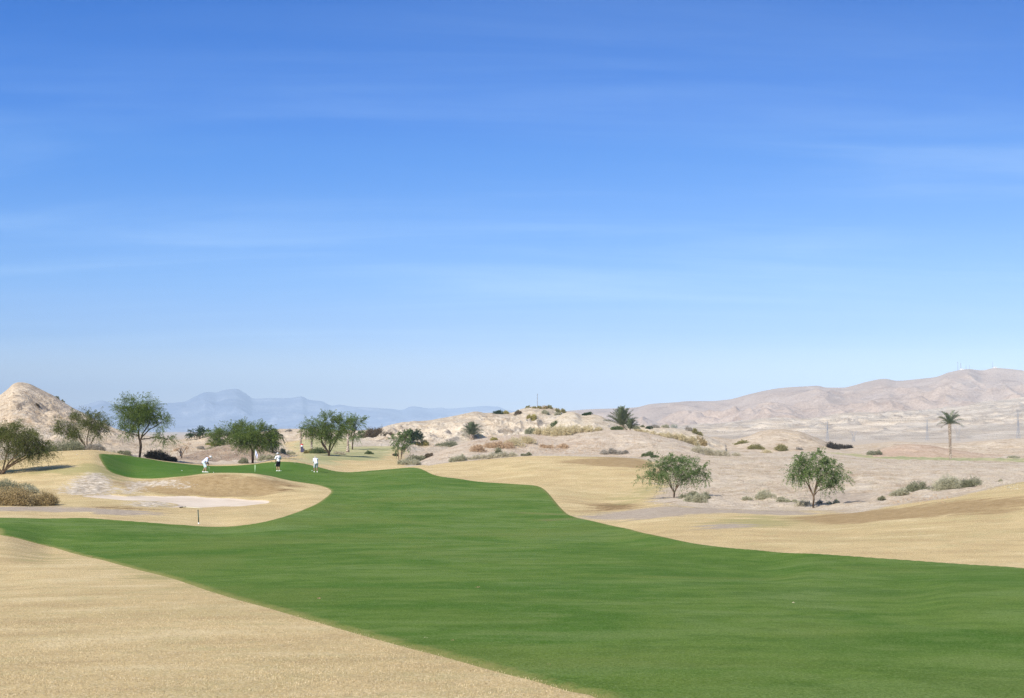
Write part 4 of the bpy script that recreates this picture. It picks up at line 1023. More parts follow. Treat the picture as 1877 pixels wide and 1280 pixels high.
# ------------------------------------------------------------------ bushes: (px, base py, width, height, leaf, label[, distance])
BUSH = [
 (22,931,88,42,'tan','wide tan saltbush cut by the left edge of the photograph',92),
 (72,930,74,33,'tan','tan and rusty saltbush at the end of the bare path, left of the bunker',93),
 (18,898,76,28,'greygreen','grey green saltbush directly under the leftmost mesquite',108),
 (52,897,34,18,'sage','pale grey saltbush between the tan saltbushes and the straw bank',107),
 (118,828,74,22,'greygreen','long low grey green bush on the straw crest under the conical hill',154),
 (176,829,34,17,'grey','leafless grey bush at the foot of the windblown mesquite',153),
 (213,826,22,14,'pale','pale dry bush between the windblown and the tallest mesquite',170),
 (229,837,24,11,'greygreen','small grey bush left of the tallest mesquite trunk',156),
 (290,847,44,22,'shade','dark shaded shrub right of the tallest mesquite trunk',155),
 (316,848,26,12,'shade','low dark shrub beside the leafless reddish shrub',156),
 (449,849,24,12,'greygreen','small green bush left of the straight dark trunk',158),
 (486,843,28,16,'sage','pale sage bush just right of the straight dark trunk',164),
 (507,842,18,10,'sage','low sage bush behind the golfer with black shorts',163),
 (519,836,16,11,'sage','round sage bush left of the sage bush by the red topped stand',180),
 (534,834,14,10,'sage','round sage bush left of the red topped stand',186),
 (564,833,22,10,'olive','olive bush at the foot of the second bare palm trunk',186),
 (582,834,30,13,'green','bright green bush between two bare palm trunks',183),
 (598,833,18,9,'olive','small olive bush left of the three trunked mesquite',184),
 (622,836,26,6,'pale','flat dry tuft between the mesquite and the flared palm trunk',184),
 (674,834,20,8,'green','low tuft of green blades on the pale turf',190),
 (688,806,40,26,'brown','tall brown leafless shrub at the foot of the pale hill',300),
 (706,810,26,18,'brown','smaller brown shrub right of the tall brown shrub',290),
 (670,803,22,14,'brown','brown shrub left of the tall brown shrub, behind the mesquite',310),
 (722,836,14,6,'shade','tiny dark bush left of the slender acacia',190),
 (779,818,20,11,'yellow','yellow green bush right of the dense dark round shrub',None),
 (768,818,14,8,'yellow','small yellow bush touching the dense dark round shrub',None),
 (818,818,46,11,'greygreen','long grey green bush lying on the slope below the eroded hill',None),
 (760,846,34,14,'greygreen','dry dark bush right of the slender acacia stems',None),
 (782,841,22,9,'brown','low brown bush on the slope right of the slender acacia',None),
 (742,860,26,14,'sage','pale sage bush on the edge of the turf under the slender acacia',158),
 (757,860,24,13,'sage','pale sage bush at the tip of the fairway, second from the acacia',157),
 (838,853,28,17,'sage','rounded sage bush on the upper edge of the straw slope',153),
 (856,850,18,9,'pale','low pale tuft right of the rounded sage bush',154),
 (876,848,24,11,'pale','pale grass clump, first of the row along the straw slope',154),
 (897,846,28,14,'pale','pale grass clump, second of the row along the straw slope',154),
 (920,842,28,14,'pale','pale grass clump, third of the row along the straw slope',154),
 (943,840,26,12,'pale','pale grass clump, fourth of the row along the straw slope',154),
 (964,838,20,8,'greygreen','greyish tuft closing the row along the straw slope',154),
 (912,836,12,22,'greygreen','upright green bush rising behind the pale grass row',None),
 (876,828,28,15,'rust','rust red bush, leftmost of the reddish bushes',None),
 (896,822,30,15,'rust','rust red bush under the small golden bush',None),
 (922,823,34,17,'rust','rust and gold bush right of the upright green bush',None),
 (944,818,34,18,'straw','golden bush in the middle of the reddish slope',None),
 (966,813,30,15,'straw','golden bush at the upper end of the reddish slope',None),
 (905,808,13,7,'yellow','small golden bush on top of the reddish slope',None),
 (1003,822,26,8,'rust','faint reddish bush on the smooth mound, left one',None),
 (1032,821,28,8,'rust','faint reddish bush on the smooth mound, right one',None),
 (972,797,26,13,'greygreen','green grey bush at the left end of the straw hedge',None),
 (990,798,24,16,'straw','straw bush, second from the left end of the straw hedge',None),
 (1009,799,30,24,'straw','tallest straw bush of the hedge, below the eroded hilltop',None),
 (1030,799,32,24,'straw','straw bush right of the tallest one in the hedge',None),
 (1052,796,32,20,'straw','straw bush in the middle of the hedge under the pale dune',None),
 (1073,793,28,15,'straw','straw bush near the right end of the hedge under the pale dune',None),
 (1091,791,22,9,'straw','low straw bush at the right end of the hedge, left of the large palm',None),
 (1014,783,12,12,'green','spiky green plant behind the tallest straw bush',None),
 (913,757,20,9,'darkgreen','dark green bush on the skyline of the eroded hill',None),
 (929,757,17,7,'yellow','yellow bush on the skyline beside the dark green one',None),
 (947,754,8,4,'greygreen','tiny bush on the skyline between the yellow bush and the summit',None),
 (950,761,16,9,'brown','brownish bush left of the summit on the eroded hill',None),
 (968,749,9,5,'olive','tiny olive bush left of the summit bushes',None),
 (984,750,16,6,'olive','olive bush at the foot of the thin mast, left one',None),
 (996,750,14,7,'tan','tan bush at the foot of the thin mast, middle one',None),
 (1008,750,14,6,'olive','olive bush at the foot of the thin mast, right one',None),
 (1000,759,18,8,'sage','sage bush just below the summit bushes',None),
 (974,770,16,14,'yellow','yellow green bush on the steep gully side below the summit',None),
 (1023,757,10,8,'olive','dark olive bush at the right shoulder of the eroded hill',None),
 (1033,758,12,9,'olive','tan green bush right of the dark shoulder bush',None),
 (1021,762,15,7,'sage','sage bush under the dark shoulder bush',None),
 (1078,762,22,7,'darkgreen','row of dark spiky plants on top of the pale dune',None),
 (1130,789,28,8,'green','low green bush under the large bushy date palm',None),
 (1164,788,16,9,'greygreen','dark grey bush right of the palm pup',None),
 (1176,784,10,6,'greygreen','small bush behind the ridge right of the palm pup',None),
 (1191,788,13,8,'darkgreen','dark green bush standing on the ridge right of the palms',None),
 (1202,785,18,8,'grey','grey brown bush behind the dark green ridge bush',None),
 (1222,785,20,8,'sage','grey sage bush on the ridge, left of a pair',None),
 (1238,786,16,7,'sage','grey sage bush on the ridge, right of a pair',None),
 (1263,791,13,10,'grey','round grey brown bush near the right end of the ridge',None),
 (1277,797,18,12,'olive','olive bush above the thick straw bushes at the ridge end',None),
 (1178,793,28,6,'straw','low straw bush, first on the shoulder right of the palms',None),
 (1205,799,26,9,'straw','straw bush, second on the shoulder right of the palms',None),
 (1228,804,26,12,'straw','straw bush, third on the shoulder right of the palms',None),
 (1249,809,26,16,'straw','thick straw bush, fourth on the shoulder right of the palms',None),
 (1266,815,28,20,'straw','thickest straw bush of the shoulder',None),
 (1283,817,22,18,'tan','tan bush right of the thickest straw bush',None),
 (1281,832,26,17,'pale','pale straw bush at the foot of the shoulder, left one',None),
 (1300,835,28,18,'pale','pale straw bush at the foot of the shoulder, middle one',None),
 (1322,838,28,14,'pale','pale straw bush at the foot of the shoulder, right one',None),
 (1346,837,22,8,'pale','low pale tuft right of the pale straw bushes',None),
 (1117,833,30,12,'grey','grey leafless bush on the upper rim of the straw slope',None),
 (1141,834,24,9,'grey','smaller grey bush right of the grey leafless bush',None),
 (1187,838,20,12,'green','green tuft on the rim of the straw slope above the flat topped acacia',None),
 (1201,840,18,6,'green','low green tuft right of the green tuft on the rim',None),
 (1262,914,36,18,'greygreen','dark twiggy sagebrush touching the flat topped acacia shadow',99),
 (1288,914,28,15,'greygreen','grey twiggy sagebrush, right of the dark one by the acacia',99),
 (1258,925,26,15,'sage','pale sagebrush in front, nearest the flat topped acacia trunk',95),
 (1283,927,28,20,'sage','larger pale sagebrush in front, right of the acacia trunk',94),
 (1371,918,26,9,'sage','low sage bush at the left end of the sage row between the acacias',None),
 (1404,917,38,20,'sage','biggest sage bush of the row between the acacias',None),
 (1432,921,26,10,'sage','sage bush right of the biggest one between the acacias',None),
 (1449,923,22,9,'sage','low sage bush nearest the rounder acacia in the sage row',None),
 (1474,933,28,14,'pale','pale bush at the left foot of the rounder acacia',91),
 (1501,932,14,9,'grey','dead stumpy twigs at the right foot of the rounder acacia',92),
 (1527,934,22,10,'sage','small sage bush lying in the shadow of the rounder acacia',91),
 (1613,918,18,9,'greygreen','small sage bush alone left of the long sage thicket',None),
 (1647,910,36,16,'sage','sage bush at the left end of the long sage thicket',None),
 (1677,904,38,23,'greygreen','grey green bush in the middle of the long sage thicket',None),
 (1706,900,24,8,'grey','low grey brush between the thicket and the big sage bush',None),
 (1737,900,44,32,'sage','big pale sage bush above the straw bank on the right',None),
 (1776,894,46,20,'greygreen','wide grey green bush right of the big pale sage bush',None),
 (1836,885,10,6,'sage','tiny sage bush alone on the gravel near the straw bank',None),
 (1358,815,30,8,'olive','olive bush on the saddle of the low dunes, left one',None),
 (1386,824,32,11,'olive','olive bush on the slope of the low dunes, below the left one',None),
 (1402,832,22,7,'straw','straw tuft at the foot of the low dunes',None),
 (1428,827,30,12,'olive','dark olive bush in the dip of the low dunes',None),
 (1465,826,14,6,'grey','small grey bush right of the dark olive bush in the dip',None),
 (1526,823,30,13,'shade','dark bush in the notch of the dunes, left half',None),
 (1549,824,28,11,'shade','dark bush in the notch of the dunes, right half',None),
 (1602,835,30,9,'greygreen','grey green bush on the rear fairway below the dark notch bushes',None),
 (1857,841,28,5,'sage','flat sage bush at the far right on the rear fairway',None),
 (397,819,34,8,'yellow','yellowish scrub under the broad mesquite',None),
 (365,824,18,8,'grey','grey tuft on the pale dirt mound',None),
 (105,731,6,5,'greygreen','tiny shrub on the right skyline of the conical hill, upper one',None),
 (116,738,5,4,'greygreen','tiny shrub on the right skyline of the conical hill, lower one',None),
 (68,745,9,4,'brown','dark scrub on the face of the conical hill',None),
 (530,792,16,5,'grey','grey scrub on the sand hill left of the bare palm trunks',None),
]
for b_ in BUSH:
    bush(*b_[:6], d=b_[6])
# ------------------------------------------------------------------ people and small things
M_SKIN = simple('skin', (0.42, 0.24, 0.16), 0.6, 0.3, 0.06, 30)
M_SKIN2 = simple('tanned_skin', (0.30, 0.16, 0.10), 0.6, 0.3, 0.06, 30)
M_WHITE = simple('white_cloth', (0.80, 0.80, 0.82), 0.9, 0.1, 0.03, 12)
M_LAV = simple('lavender_cloth', (0.66, 0.66, 0.84), 0.9, 0.1, 0.04, 12)
M_PALEBLUE = simple('pale_blue_cloth', (0.62, 0.72, 0.76), 0.9, 0.1, 0.04, 12)
M_PALEGREY = simple('pale_grey_cloth', (0.58, 0.62, 0.68), 0.9, 0.1, 0.04, 12)
M_BLACK = simple('black_cloth', (0.018, 0.018, 0.022), 0.9, 0.1, 0.1, 12)
M_NAVY = simple('navy_cloth', (0.035, 0.04, 0.09), 0.9, 0.1, 0.1, 12)
M_SHOE = simple('white_leather', (0.80, 0.80, 0.76), 0.5, 0.3, 0.03, 20)
M_HAIR = simple('grey_hair', (0.25, 0.22, 0.19), 0.8, 0.2, 0.2, 60)
M_STEEL = simple('steel', (0.45, 0.46, 0.47), 0.3, 0.5, 0.05, 20, metal=0.9)
M_RUBBER = simple('black_rubber', (0.02, 0.02, 0.02), 0.8, 0.2, 0.1, 30)
M_BALL = simple('ball_white', (0.85, 0.85, 0.83), 0.4, 0.5, 0.01, 30)
M_RED = simple('red_plastic', (0.55, 0.06, 0.04), 0.5, 0.4, 0.05, 10)
M_DKBLUE = simple('dark_blue_plastic', (0.05, 0.05, 0.09), 0.6, 0.3, 0.1, 10)
M_POLE = simple('pole_paint', (0.72, 0.74, 0.66), 0.5, 0.4, 0.03, 6)
M_POLE2 = simple('pole_pale_green', (0.50, 0.66, 0.36), 0.5, 0.4, 0.03, 6)
M_GREENP = simple('dark_green_paint', (0.045, 0.085, 0.065), 0.6, 0.3, 0.25, 9)
M_WOOD = simple('pale_wood', (0.55, 0.52, 0.38), 0.7, 0.2, 0.1, 10)
M_LATTICE = simple('galvanised_steel', (0.22, 0.22, 0.24), 0.6, 0.3, 0.05, 1)

def eval_mesh(o):
    dg = bpy.context.evaluated_depsgraph_get(); dg.update()
    me = bpy.data.meshes.new_from_object(o.evaluated_get(dg))
    return me

def skinned(chains, sub=1):
    """chains of (point, radius): tapered bones with a ball at every joint, closed and outward facing; fused later by a voxel remesh"""
    bm = bmesh.new()
    for ch in chains:
        for (p, r_) in ch:
            bmesh.ops.create_icosphere(bm, subdivisions=2, radius=r_, matrix=Matrix.Translation(p))
        for (p, r0), (q, r1) in zip(ch[:-1], ch[1:]):
            v = Vector(q) - Vector(p); L = v.length
            if L < 1e-5: continue
            M = Matrix.Translation((Vector(p) + Vector(q)) / 2) @ v.to_track_quat('Z', 'Y').to_matrix().to_4x4()
            bmesh.ops.create_cone(bm, cap_ends=True, segments=16, radius1=r0 * 0.995, radius2=r1 * 0.995, depth=L, matrix=M)
    bmesh.ops.recalc_face_normals(bm, faces=bm.faces)
    me = bpy.data.meshes.new('tmp'); bm.to_mesh(me); bm.free()
    return me

def merge_remesh(meshes, voxel, name, mat, parent, smooth=3):
    bm = bmesh.new()
    for m in meshes: bm.from_mesh(m)
    me = bpy.data.meshes.new(name); bm.to_mesh(me); bm.free()
    for m in meshes: bpy.data.meshes.remove(m)
    o = bpy.data.objects.new(name, me); COL.objects.link(o)
    if voxel:
        r_ = o.modifiers.new('r', 'REMESH'); r_.mode = 'VOXEL'; r_.voxel_size = voxel; r_.use_smooth_shade = True
        sm_ = o.modifiers.new('m', 'SMOOTH'); sm_.factor = 0.6; sm_.iterations = smooth
        new = eval_mesh(o); o.modifiers.clear(); o.data = new; bpy.data.meshes.remove(me); me = new; me.name = name
    me.materials.clear(); me.materials.append(mat)
    me.polygons.foreach_set('use_smooth', [True] * len(me.polygons))
    if parent: o.parent = parent
    return o

def ik(a, c, l1, l2, pole):
    a, c = Vector(a), Vector(c); v = c - a; L = min(v.length, (l1 + l2) * 0.999); v.normalize()
    x = (l1 * l1 - l2 * l2 + L * L) / (2 * L); h = math.sqrt(max(0, l1 * l1 - x * x))
    pl = Vector(pole); pl = (pl - v * pl.dot(v)).normalized()
    return a + v * x + pl * h

def ellipsoid(c, r_, rot=None, seg=14, rings=10):
    bm = bmesh.new(); bmesh.ops.create_uvsphere(bm, u_segments=seg, v_segments=rings, radius=1.0)
    M = Matrix.Translation(c) @ (rot.to_4x4() if rot else Matrix.Identity(4)) @ Matrix.Diagonal((*r_, 1))
    bmesh.ops.transform(bm, matrix=M, verts=bm.verts); me = bpy.data.meshes.new('e'); bm.to_mesh(me); bm.free(); return me

def person(label, loc, rz, bend_a, head_a, feet, wrists, shirt, shorts, hat_kind, skin=M_SKIN, H=1.75, elbow_pole=None, strap=None, hand_dir=(0, 0.25, -1), belly=1.0, pel=(0, -0.02, 0.93)):
    """local frame: +Y is where the person faces, X to the right, Z up. feet/wrists: (left, right) positions"""
    o = empty('person', loc, label, 'person', rz=rz); k_ = H / 1.75; o.scale = (k_, k_, k_)
    pel = Vector(pel)
    Rb = Matrix.Rotation(-bend_a, 3, 'X')            # forward bend of the trunk
    up = lambda x, y, z: pel + Rb @ Vector((x, y, z))
    sp1, sp2, chest, neck0 = up(0, 0.0, 0.14), up(0, 0.01, 0.27), up(0, 0.005, 0.40), up(0, 0.0, 0.51)
    neck1 = up(0, 0.02, 0.58)
    Rh = Matrix.Rotation(-(bend_a + head_a), 3, 'X')
    head = neck1 + Rh @ Vector((0, 0.02, 0.12))
    sh = {-1: up(-0.175, 0, 0.455), 1: up(0.175, 0, 0.455)}
    body, sleeves, hands = [], [], []
    body.append([(pel, 0.135), (sp1, 0.125), (sp2, 0.135), (chest, 0.145), (neck0, 0.075), (neck1, 0.052), (head, 0.05)])
    limbs = {}
    for sgn in (-1, 1):
        w_ = Vector(wrists[0 if sgn < 0 else 1]); pole = elbow_pole[0 if sgn < 0 else 1] if elbow_pole else (sgn * 0.9, -0.5, -0.2)
        el = ik(sh[sgn], w_, 0.29, 0.26, pole)
        body.append([(chest, 0.145), (sh[sgn], 0.062), (sh[sgn].lerp(el, 0.5), 0.050), (el, 0.041), (el.lerp(w_, 0.4), 0.038), (w_, 0.027)])
        limbs[sgn] = (el, w_)
        f_ = Vector(feet[0 if sgn < 0 else 1]); hip = pel + Vector((sgn * 0.095, 0, -0.04)); ank = f_ + Vector((0, -0.03, 0.085))
        kn = ik(hip, ank, 0.43, 0.42, (0, 1, 0))
        body.append([(pel, 0.135), (hip, 0.100), (hip.lerp(kn, 0.5), 0.078), (kn, 0.055), (kn.lerp(ank, 0.35), 0.055), (kn.lerp(ank, 0.75), 0.038), (ank, 0.035), (f_ + Vector((0, 0.06, 0.045)), 0.034), (f_ + Vector((0, 0.15, 0.035)), 0.026)])
        limbs[sgn] = (el, w_, hip, kn, ank, f_)
        # hand: palm and five bent fingers
        hd = Vector(hand_dir).normalized(); side = hd.cross(Vector((1, 0, 0))).normalized()
        ax = Vector((1, 0, 0)) * -sgn
        palm = w_ + hd * 0.05
        hands.append([(w_, 0.026), (palm, 0.030), (w_ + hd * 0.085, 0.028)])
        for q, (off, ln) in enumerate(((-0.03, 0.062), (-0.010, 0.072), (0.010, 0.068), (0.028, 0.052))):
            b0 = w_ + hd * 0.08 + side * off
            hands.append([(b0, 0.0095), (b0 + hd * ln * 0.45 + ax * 0.006, 0.009), (b0 + hd * ln * 0.70 + ax * ln * 0.42, 0.0085), (b0 + hd * ln * 0.50 + ax * ln * 0.75, 0.008)])
        tb0 = w_ + hd * 0.03 + side * -0.028
        hands.append([(tb0, 0.011), (tb0 + hd * 0.03 - side * 0.022 + ax * 0.012, 0.010), (tb0 + hd * 0.055 - side * 0.02 + ax * 0.028, 0.009)])
    meshes = [skinned(body, 2)] + [skinned([h_], 1) for h_ in hands]
    meshes.append(ellipsoid(head, (0.076, 0.096, 0.118), Rh, 20, 14))                     # skull
    meshes.append(ellipsoid(head + Rh @ Vector((0, 0.035, -0.065)), (0.055, 0.058, 0.055), Rh))   # jaw
    meshes.append(ellipsoid(head + Rh @ Vector((0, 0.102, -0.018)), (0.014, 0.022, 0.026), Rh, 8, 6))   # nose
    meshes.append(ellipsoid(head + Rh @ Vector((0, 0.088, -0.062)), (0.026, 0.012, 0.010), Rh, 8, 6))   # lips
    for sgn in (-1, 1): meshes.append(ellipsoid(head + Rh @ Vector((sgn * 0.078, 0.0, -0.015)), (0.012, 0.024, 0.034), Rh, 8, 6))
    b = merge_remesh(meshes, 0.008, 'body', skin, o, 2)
    for sgn in (-1, 1): 
        e_ = Tubes(); e_.lathe([(0.0, -0.011), (0.008, -0.008), (0.011, 0), (0.008, 0.008), (0.0, 0.011)], head + Rh @ Vector((sgn * 0.03, 0.086, 0.008)), 8); e_.obj('eye', M_BLACK, o)
    # hair below the hat
    hm = ellipsoid(head + Rh @ Vector((0, -0.018, 0.012)), (0.084, 0.092, 0.108), Rh, 18, 12)
    merge_remesh([hm], 0, 'hair', M_HAIR, o)
    # shirt with short sleeves
    E = 0.024
    tor = [(pel + Rb @ Vector((0, 0, -0.02)), 0.150), (sp1, 0.142 * belly), (sp2, 0.155 * belly), (chest, 0.160), (up(0, 0, 0.475), 0.100), (neck0, 0.066)]
    ch = [tor]
    for sgn in (-1, 1):
        el = limbs[sgn][0]; ch.append([(chest, 0.160), (sh[sgn], 0.084), (sh[sgn].lerp(el, 0.45), 0.078), (sh[sgn].lerp(el, 0.80), 0.080)])
    merge_remesh([skinned(ch, 2)], 0.012, 'shirt', shirt, o, 8)
    # shorts
    ch = [[(pel + Rb @ Vector((0, 0, 0.05)), 0.140), (pel + Vector((0, 0, -0.02)), 0.155)]]
    for sgn in (-1, 1):
        hip, kn = limbs[sgn][2], limbs[sgn][3]
        ch.append([(pel + Vector((0, 0, -0.02)), 0.155), (hip, 0.118), (hip.lerp(kn, 0.5), 0.108), (hip.lerp(kn, 0.96), 0.100)])
    merge_remesh([skinned(ch, 2)], 0.012, 'shorts', shorts, o, 8)
    for sgn in (-1, 1):
        f_ = limbs[sgn][5]; ank = limbs[sgn][4]
        merge_remesh([skinned([[(ank + Vector((0, 0, 0.0)), 0.046), (f_ + Vector((0, -0.045, 0.045)), 0.046), (f_ + Vector((0, 0.06, 0.045)), 0.048), (f_ + Vector((0, 0.17, 0.038)), 0.038)]], 2)], 0.011, 'shoe', M_SHOE, o)
    # hat
    ht = Tubes()
    if hat_kind == 'brim':
        prof = [(0.165, -0.012), (0.160, -0.004), (0.092, 0.018), (0.090, 0.06), (0.078, 0.105), (0.045, 0.125), (0.0, 0.128)]
        ht.lathe(prof, (0, 0, 0), 20, (0.96, 1.08))
    else:
        ht.lathe([(0.090, 0.0), (0.092, 0.035), (0.080, 0.085), (0.045, 0.112), (0.0, 0.118)], (0, 0, 0), 18, (0.95, 1.12))
        n0 = len(ht.v)
        for i in range(9):
            a = math.pi * (0.12 + 0.76 * i / 8)
            for rr_, z_ in ((0.088, 0.008), (0.165, -0.016), (0.165, -0.022), (0.088, 0.0)): ht.v.append(Vector((rr_ * math.cos(a) * 0.95, rr_ * math.sin(a) * 1.12 + 0.01, z_)))
        for i in range(8):
            a = n0 + i * 4
            for q in range(4): ht.f.append((a + q, a + (q + 1) % 4, a + 4 + (q + 1) % 4, a + 4 + q))
    ho = ht.obj('hat', M_WHITE, o)
    ho.location = head + Rh @ Vector((0, 0, 0.018)); ho.rotation_euler = Rh.to_euler()
    if strap:
        st = Tubes(); pts = [up(-0.19, -0.02, 0.36), up(-0.12, -0.165, 0.33), up(0.02, -0.18, 0.24), up(0.14, -0.14, 0.21), up(0.18, 0.0, 0.20)]
        st.add(pts, [0.02] * 5, 6); st.obj('strap', strap, o)
    return o, k_

def putter(label, top, tip, rz, headsz=(0.10, 0.035, 0.03)):
    """club held in the hands: top and tip are world points"""
    o = empty('putter', tip, label, 'golf club')
    top = Vector(top) - Vector(tip); g = Tubes(); s_ = Tubes(); h_ = Tubes()
    dirv = top.normalized(); e0 = Vector((0, 0, 0.02))
    s_.add([e0, top - dirv * 0.24], [0.0075, 0.0085], 8); s_.obj('shaft', M_STEEL, o)
    g.add([top - dirv * 0.26, top, top + dirv * 0.03], [0.015, 0.018, 0.017], 8); g.obj('grip', M_RUBBER, o)
    h_.box((headsz[0] * 0.3, 0, 0.015), headsz, None); h_.v = [Matrix.Rotation(rz, 3, 'Z') @ v for v in h_.v]; h_.obj('club_head', M_STEEL, o)
    return o

def wpt(o, loc, k_):                                    # person's local point -> world
    return Vector(o.location) + Matrix.Rotation(o.rotation_euler.z, 3, 'Z') @ (Vector(loc) * k_)

# golfer bending over the ball, seen from the side, facing right
L1, d1 = at(375.5, 868, 127)
g1, k1 = person('person bending low over a putt in a lavender white shirt and pale shorts', L1, -math.pi / 2 + 0.12, R(48), R(8), ((-0.03, -0.15, 0), (0.22, 0.13, 0)),
                ((-0.02, 0.30, 0.80), (0.03, 0.28, 0.74)), M_LAV, M_PALEBLUE, 'brim', H=1.78, pel=(0.02, -0.12, 0.90))
putter('putter held by the person in the lavender white shirt', wpt(g1, (0.0, 0.28, 0.84), k1), wpt(g1, (0.10, 0.42, 0.0), k1), 0.1)
# golfer standing, seen from behind, black shorts
L2, d2 = at(510, 866, 137)
g2, k2 = person('person standing in a white shirt with a dark strap and black shorts', L2, 0.55, R(8), R(22), ((-0.075, 0.10, 0), (0.075, -0.06, 0)),
                ((-0.20, 0.16, 0.98), (0.12, 0.30, 1.02)), M_WHITE, M_BLACK, 'brim', H=1.80, elbow_pole=((-0.9, -0.7, 0), (0.9, -0.6, 0)), strap=M_NAVY, hand_dir=(0, 0.8, -0.5), belly=1.12)
putter('putter held upright by the person in black shorts', wpt(g2, (-0.19, 0.24, 1.00), k2), wpt(g2, (-0.24, 0.34, 0.0), k2), 0.4)
# golfer bending, seen from behind, white
L3, d3 = at(579, 867, 136)
g3, k3 = person('person bending forward seen from behind, all in white with grey shorts', L3, 0.30, R(40), R(26), ((-0.15, 0.02, 0), (0.12, -0.02, 0)),
                ((-0.03, 0.34, 0.78), (0.05, 0.33, 0.72)), M_WHITE, M_PALEGREY, 'cap', skin=M_SKIN2, H=1.78, elbow_pole=((-1, -0.1, 0), (1, -0.1, 0)), pel=(0, -0.10, 0.91))
putter('putter between the hands of the person all in white', wpt(g3, (0.0, 0.36, 0.84), k3), wpt(g3, (-0.12, 0.50, 0.0), k3), 0.3)

# golf balls
def ball(px, py, d, label):
    p, dd = at(px, py, d)
    t = Tubes(); n = 8; t.lathe([(0.0215 * math.sin(math.pi * i / n) * 1.6 + (1e-4 if i in (0, n) else 0), -0.0215 * 1.6 * math.cos(math.pi * i / n)) for i in range(n + 1)], (0, 0, 0), 12)
    o = t.obj('golf_ball', M_BALL); o.location = p + Vector((0, 0, 0.06)); tag(o, label, 'golf ball', 'golf balls on the putting green')
ball(333.5, 865, None, 'white golf ball lying alone on the left half of the putting green')
ball(391.5, 868, 121, 'white golf ball in front of the person in the lavender white shirt')
ball(515, 865.5, 137, 'white golf ball at the right foot of the person in black shorts')
ball(572, 864.5, 138, 'white golf ball left of the feet of the person all in white')

# flagstick
p, dd = at(467.5, 866.5, 131)
fl = empty('golf_flag', p, 'white golf flag hanging on its thin pole in the putting green', 'golf flag')
H_ = 40.5 * dd / F
t = Tubes(); t.add([Vector((0, 0, -0.1)), Vector((0, 0, 0.68))], [0.034, 0.034], 10); t.obj('pole_foot', M_POLE2, fl)
t = Tubes(); t.add([Vector((0, 0, 0.68)), Vector((0, 0, H_))], [0.016, 0.014], 10); t.lathe([(0.0, 0), (0.025, 0.01), (0.025, 0.03), (0.0, 0.04)], (0, 0, H_), 10); t.obj('pole', M_POLE, fl)
v, f = [], []
for i in range(13):
    for j in range(9):
        u, w2 = i / 12, j / 8
        x = 0.015 + 0.21 * u * (1 - 0.25 * w2); z = H_ - 0.06 - 0.42 * w2 - 0.30 * u * u - 0.08 * u
        y = 0.045 * math.sin(u * 9 + w2 * 2) * u ** 0.5
        v.append((x, y, z))
for i in range(12):
    for j in range(8):
        a = i * 9 + j; f.append((a, a + 1, a + 10, a + 9))
mesh_obj('flag', v, f, M_LAV, fl, smooth=True)

# distance stake and its base
p, dd = at(364.2, 961.5, None)
st = empty('stake', p, 'dark green leaning distance stake on the straw bank in front of the bunker', 'stake')
H_ = 24 * dd / F
t = Tubes(); t.add([Vector((0, 0, 0.05)), Vector((-0.020, 0, H_ * 0.5)), Vector((-0.045, 0, H_))], [0.030, 0.028, 0.028], 8); t.obj('post', M_GREENP, st)
t = Tubes(); t.lathe([(0.0, -0.03), (0.036, -0.02), (0.042, 0.03), (0.036, 0.07), (0.0, 0.075)], (0, 0, 0), 12); t.obj('foot', M_BALL, st)
t = Tubes(); t.lathe([(0.0, 0.0), (0.034, 0.0), (0.036, 0.02), (0.02, 0.04), (0.0, 0.045)], (-0.045, 0, H_ - 0.005), 12); t.obj('cap', M_GREENP, st)

# bunker rake lying on the near lip
pa, da = at(335, 932.5); pb, db = at(371, 934.3)
rk = empty('bunker_rake', pa, 'long handled rake lying at the near edge of the bunker sand', 'rake')
dv = pb - pa
t = Tubes(); t.add([Vector((0, 0, 0.07)), dv * 0.5 + Vector((0, 0, 0.06)), dv + Vector((0, 0, 0.05))], [0.022, 0.022, 0.022], 8); t.obj('handle', M_WOOD, rk)
t = Tubes(); ux = Vector((0.45, 1.0, 0)).normalized()
t.box((0, 0, 0.07), (0.62, 0.05, 0.05), Matrix.Rotation(math.atan2(ux.y, ux.x), 3, 'Z'))
for i in range(12):
    c_ = ux * (-0.29 + 0.58 * i / 11); t.add([c_ + Vector((0, 0, 0.06)), c_ + Vector((0.01, 0, -0.03))], [0.008, 0.005], 5)
t.obj('rake_head', M_RUBBER, rk)

# stand with a red and white top beside the bare palm trunk
p, dd = at(553.5, 829, 208); s_ = dd / F
sd_ = empty('drink_cooler', p, 'red and white topped drink cooler on a dark blue stand', 'drink cooler')
t = Tubes(); t.box((0.10, 0, 0.28), (0.50, 0.4, 0.56)); t.box((0, 0, 0.70), (0.32, 0.32, 0.28)); t.obj('stand', M_DKBLUE, sd_, False)
t = Tubes(); t.lathe([(0.0, 0), (0.16, 0), (0.17, 0.04), (0.17, 0.20), (0.0, 0.20)], (0, 0, 0.842), 16); t.obj('barrel', M_WHITE, sd_)
t = Tubes(); t.lathe([(0.0, 0), (0.185, 0), (0.19, 0.03), (0.18, 0.17), (0.11, 0.20), (0.0, 0.20)], (0, 0, 1.044), 16); t.obj('lid', M_RED, sd_)

